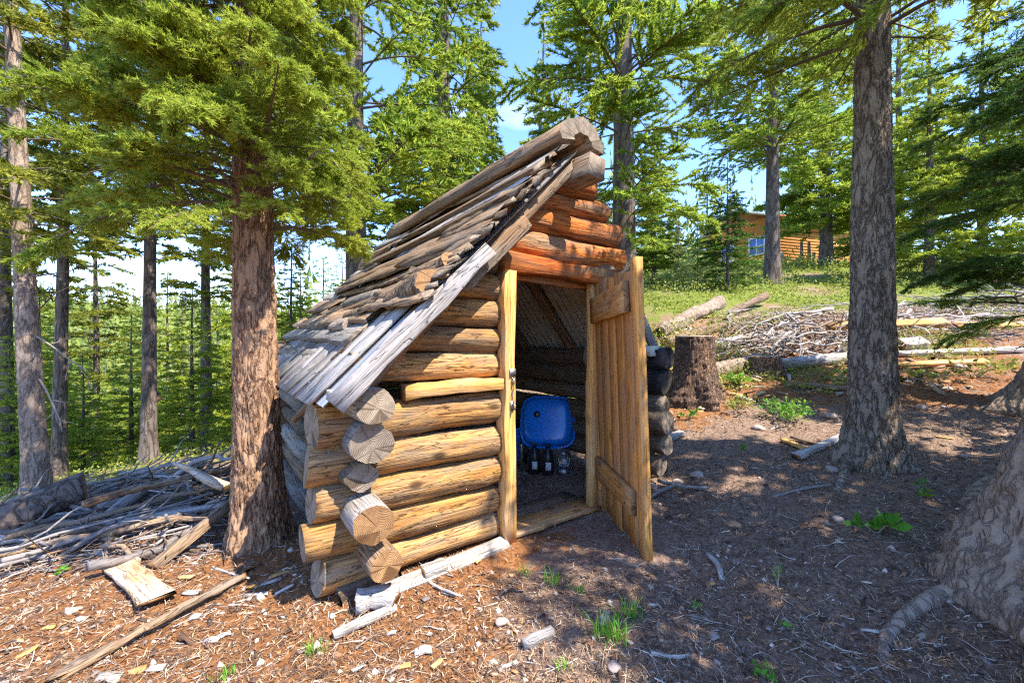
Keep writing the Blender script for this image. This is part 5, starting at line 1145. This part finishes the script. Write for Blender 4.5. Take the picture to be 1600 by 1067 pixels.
# ------------------------------------------------------------------ roots of the lower right tree and the straight trunk
def root(tree, pts, rad, mat, seed):
    inv = Vector(tree.location)
    P = [lay(px, py, h)-inv for px, py, h in pts]
    P = np.array(P); t = np.linspace(0, len(P)-1, 5*len(P)); P = np.stack([np.interp(t, np.arange(len(P)), P[:, k]) for k in range(3)], -1); R = np.interp(t, np.arange(len(rad)), rad)
    for _ in range(3): P[1:-1] = (P[:-2]+P[2:]+2*P[1:-1])/4
    V, F, C = sweep(P, R, 14, seed, .16, True, 9.); link('root', mesh('root', V, [F, C], [mat], None, True), tree)
big = [o for o in COL.objects if o.get('label', '').startswith('massive')][0]; st = [o for o in COL.objects if o.get('label', '').startswith('fir with straight')][0]
root(big, [(1540, 930, .02), (1465, 932, .008), (1420, 955, .004), (1385, 985, -.004), (1378, 1025, -.012), (1392, 1050, -.03)], [.055, .036, .032, .028, .022, .014], 'bark_tan', 1)
root(big, [(1600, 860, .08), (1540, 868, .05), (1495, 882, .02), (1470, 888, .0)], [.09, .07, .05, .03], 'bark_tan', 2)
root(big, [(1640, 760, .06), (1590, 770, .07), (1545, 780, .05), (1512, 790, .0)], [.1, .09, .085, .05], 'bark_tan', 3)
root(st, [(1350, 700, .05), (1325, 730, .02), (1312, 760, .0), (1300, 785, -.02)], [.06, .045, .03, .012], 'bark_grey', 4)
root(st, [(1390, 690, .05), (1392, 720, .02), (1385, 748, .0), (1370, 765, .0)], [.02, .012, .009, .005], 'stick_grey', 5)

# ------------------------------------------------------------------ things kept in the shed
def superdish(a, n=4., depth=.1):
    th = np.linspace(0, 2*np.pi, 48, endpoint=False); c, s = np.cos(th), np.sin(th); rad = (np.abs(c)**n+np.abs(s)**n)**(-1/n)
    prof = [(0, 1), (.4, 1.), (.7, .98), (.84, .9), (.92, .7), (.97, .35), (.99, .05), (1.03, .0), (1.08, .02), (1.085, -.05), (1.02, -.08), (.96, .0), (.9, .55), (.6, .88), (0, .9)]
    V = [(r*rad*c*a, r*rad*s*a, np.full(48, z*depth)) for r, z in prof]; V = np.array(V).transpose(0, 2, 1).reshape(-1, 3)
    i = np.arange(len(prof)-1)[:, None]*48; j = np.arange(48)[None]; k = (j+1) % 48
    return V, np.stack([i+j, i+k, i+48+k, i+48+j], -1).reshape(-1, 4)
V, F = superdish(.25, 4., .1); V[:, 0] *= 1.06
c = Vector((.37, 4.3, .47)); zax = Vector((-.18, -.93, .33)).normalized(); xax = Vector((.97, -.16, .12)); xax = (xax-zax*xax.dot(zax)).normalized(); yax = zax.cross(xax)
m = Matrix((xax, yax, zax)).transposed().to_4x4() @ Matrix.Rotation(-.1, 4, 'Z'); m.translation = c
tub = tag(link('tub', mesh('tub', V, F, ['blue_enamel'], None, True), None, m), 'shiny blue rounded tub standing on edge inside the doorway', 'tub')
V, F, C = sweep([(0, 0, 0), (0, 0, .012), (0, 0, .016)], [.033, .033, .02], 20); link('round_badge', mesh('round_badge', V, [F, C], ['black_plastic'], None, False), tub, Matrix.Translation((-.1, .06, .098)))
for a in range(3): link('badge_spoke', box('badge_spoke', .04, .006, .003, 'iron'), tub, Matrix.Translation((-.1, .06, .115)) @ Matrix.Rotation(a*2.1, 4, 'Z') @ Matrix.Translation((-.02, 0, 0)))
V, F, C = sweep([(-.22, -.2, -.04), (-.24, -.36, -.1), (-.22, -.5, -.2)], .014, 8); link('leg', mesh('leg', V, [F, C], ['black_plastic'], None, True), tub)
V, F, C = sweep([(.2, -.2, -.04), (.22, -.36, -.1), (.2, -.5, -.2)], .014, 8); link('leg', mesh('leg', V, [F, C], ['black_plastic'], None, True), tub)
def lathe(name, prof, mat, parent=None, loc=(0, 0, 0)):
    V, F, C = sweep([(0, 0, z) for r, z in prof], [max(r, .001) for r, z in prof], 20); o = link(name, mesh(name, V, [F, C], [mat], None, np.r_[np.ones(len(F)), np.zeros(len(C))]), parent); o.location = loc; return o
def fl(px, Y): x = col_x(px, Y); return (x, Y, g1(x, Y)+.005)
for k, (px, Y, lab) in enumerate([(835, 4.02, 'dark bottle with pale label, left of the pair under the blue tub'), (856, 3.96, 'dark bottle with pale label, right of the pair under the blue tub')]):
    p = fl(px, Y); b_ = lathe('bottle', [(.05, 0), (.058, .01), (.058, .17), (.045, .21), (.02, .235), (.02, .26)], 'black_plastic', None, p); tag(b_, lab, 'bottle', 'bottles in the shed')
    lathe('cap', [(.024, .255), (.024, .285)], 'black_plastic', b_)
    l_ = link('paper_label', box('paper_label', .075, .05, .002, 'label_paper'), b_, axes((.0, -.0595, .05), (.0, -.0595, .125), (0, -1, 0)))
p = fl(881, 3.95); ln = empty('lantern', p, 0, 'clear glass lantern on the shed floor beside the right jamb', 'lantern')
lathe('base', [(.06, 0), (.065, .01), (.06, .05), (.04, .06)], 'iron', ln); lathe('globe', [(.035, .06), (.056, .1), (.056, .14), (.035, .18)], 'clear_glass', ln); lathe('lid', [(.04, .18), (.045, .19), (.03, .21), (.012, .225)], 'iron', ln)
V, F, C = sweep([(math.cos(t)*.07, 0, .1+math.sin(t)*.16) for t in np.linspace(-.2, 3.34, 14)], .003, 6); link('handle', mesh('handle', V, [F, C], ['iron']), ln)
p = fl(815, 4.1); tag(lathe('tube', [(.016, 0), (.016, .26), (.012, .27)], 'iron', None, p), 'thin grey metal tube standing left of the bottles', 'tube')
p = fl(797, 4.45); bk_ = lathe('bucket', [(.1, 0), (.12, .02), (.15, .36), (.16, .365), (.16, .38), (.145, .38), (.14, .36), (.11, .03)], 'blue_enamel', None, p); tag(bk_, 'blue bucket in the dark behind the left jamb', 'bucket')
lathe('rim_band', [(.141, .27), (.147, .275), (.147, .295), (.146, .3)], 'blue_enamel', bk_)
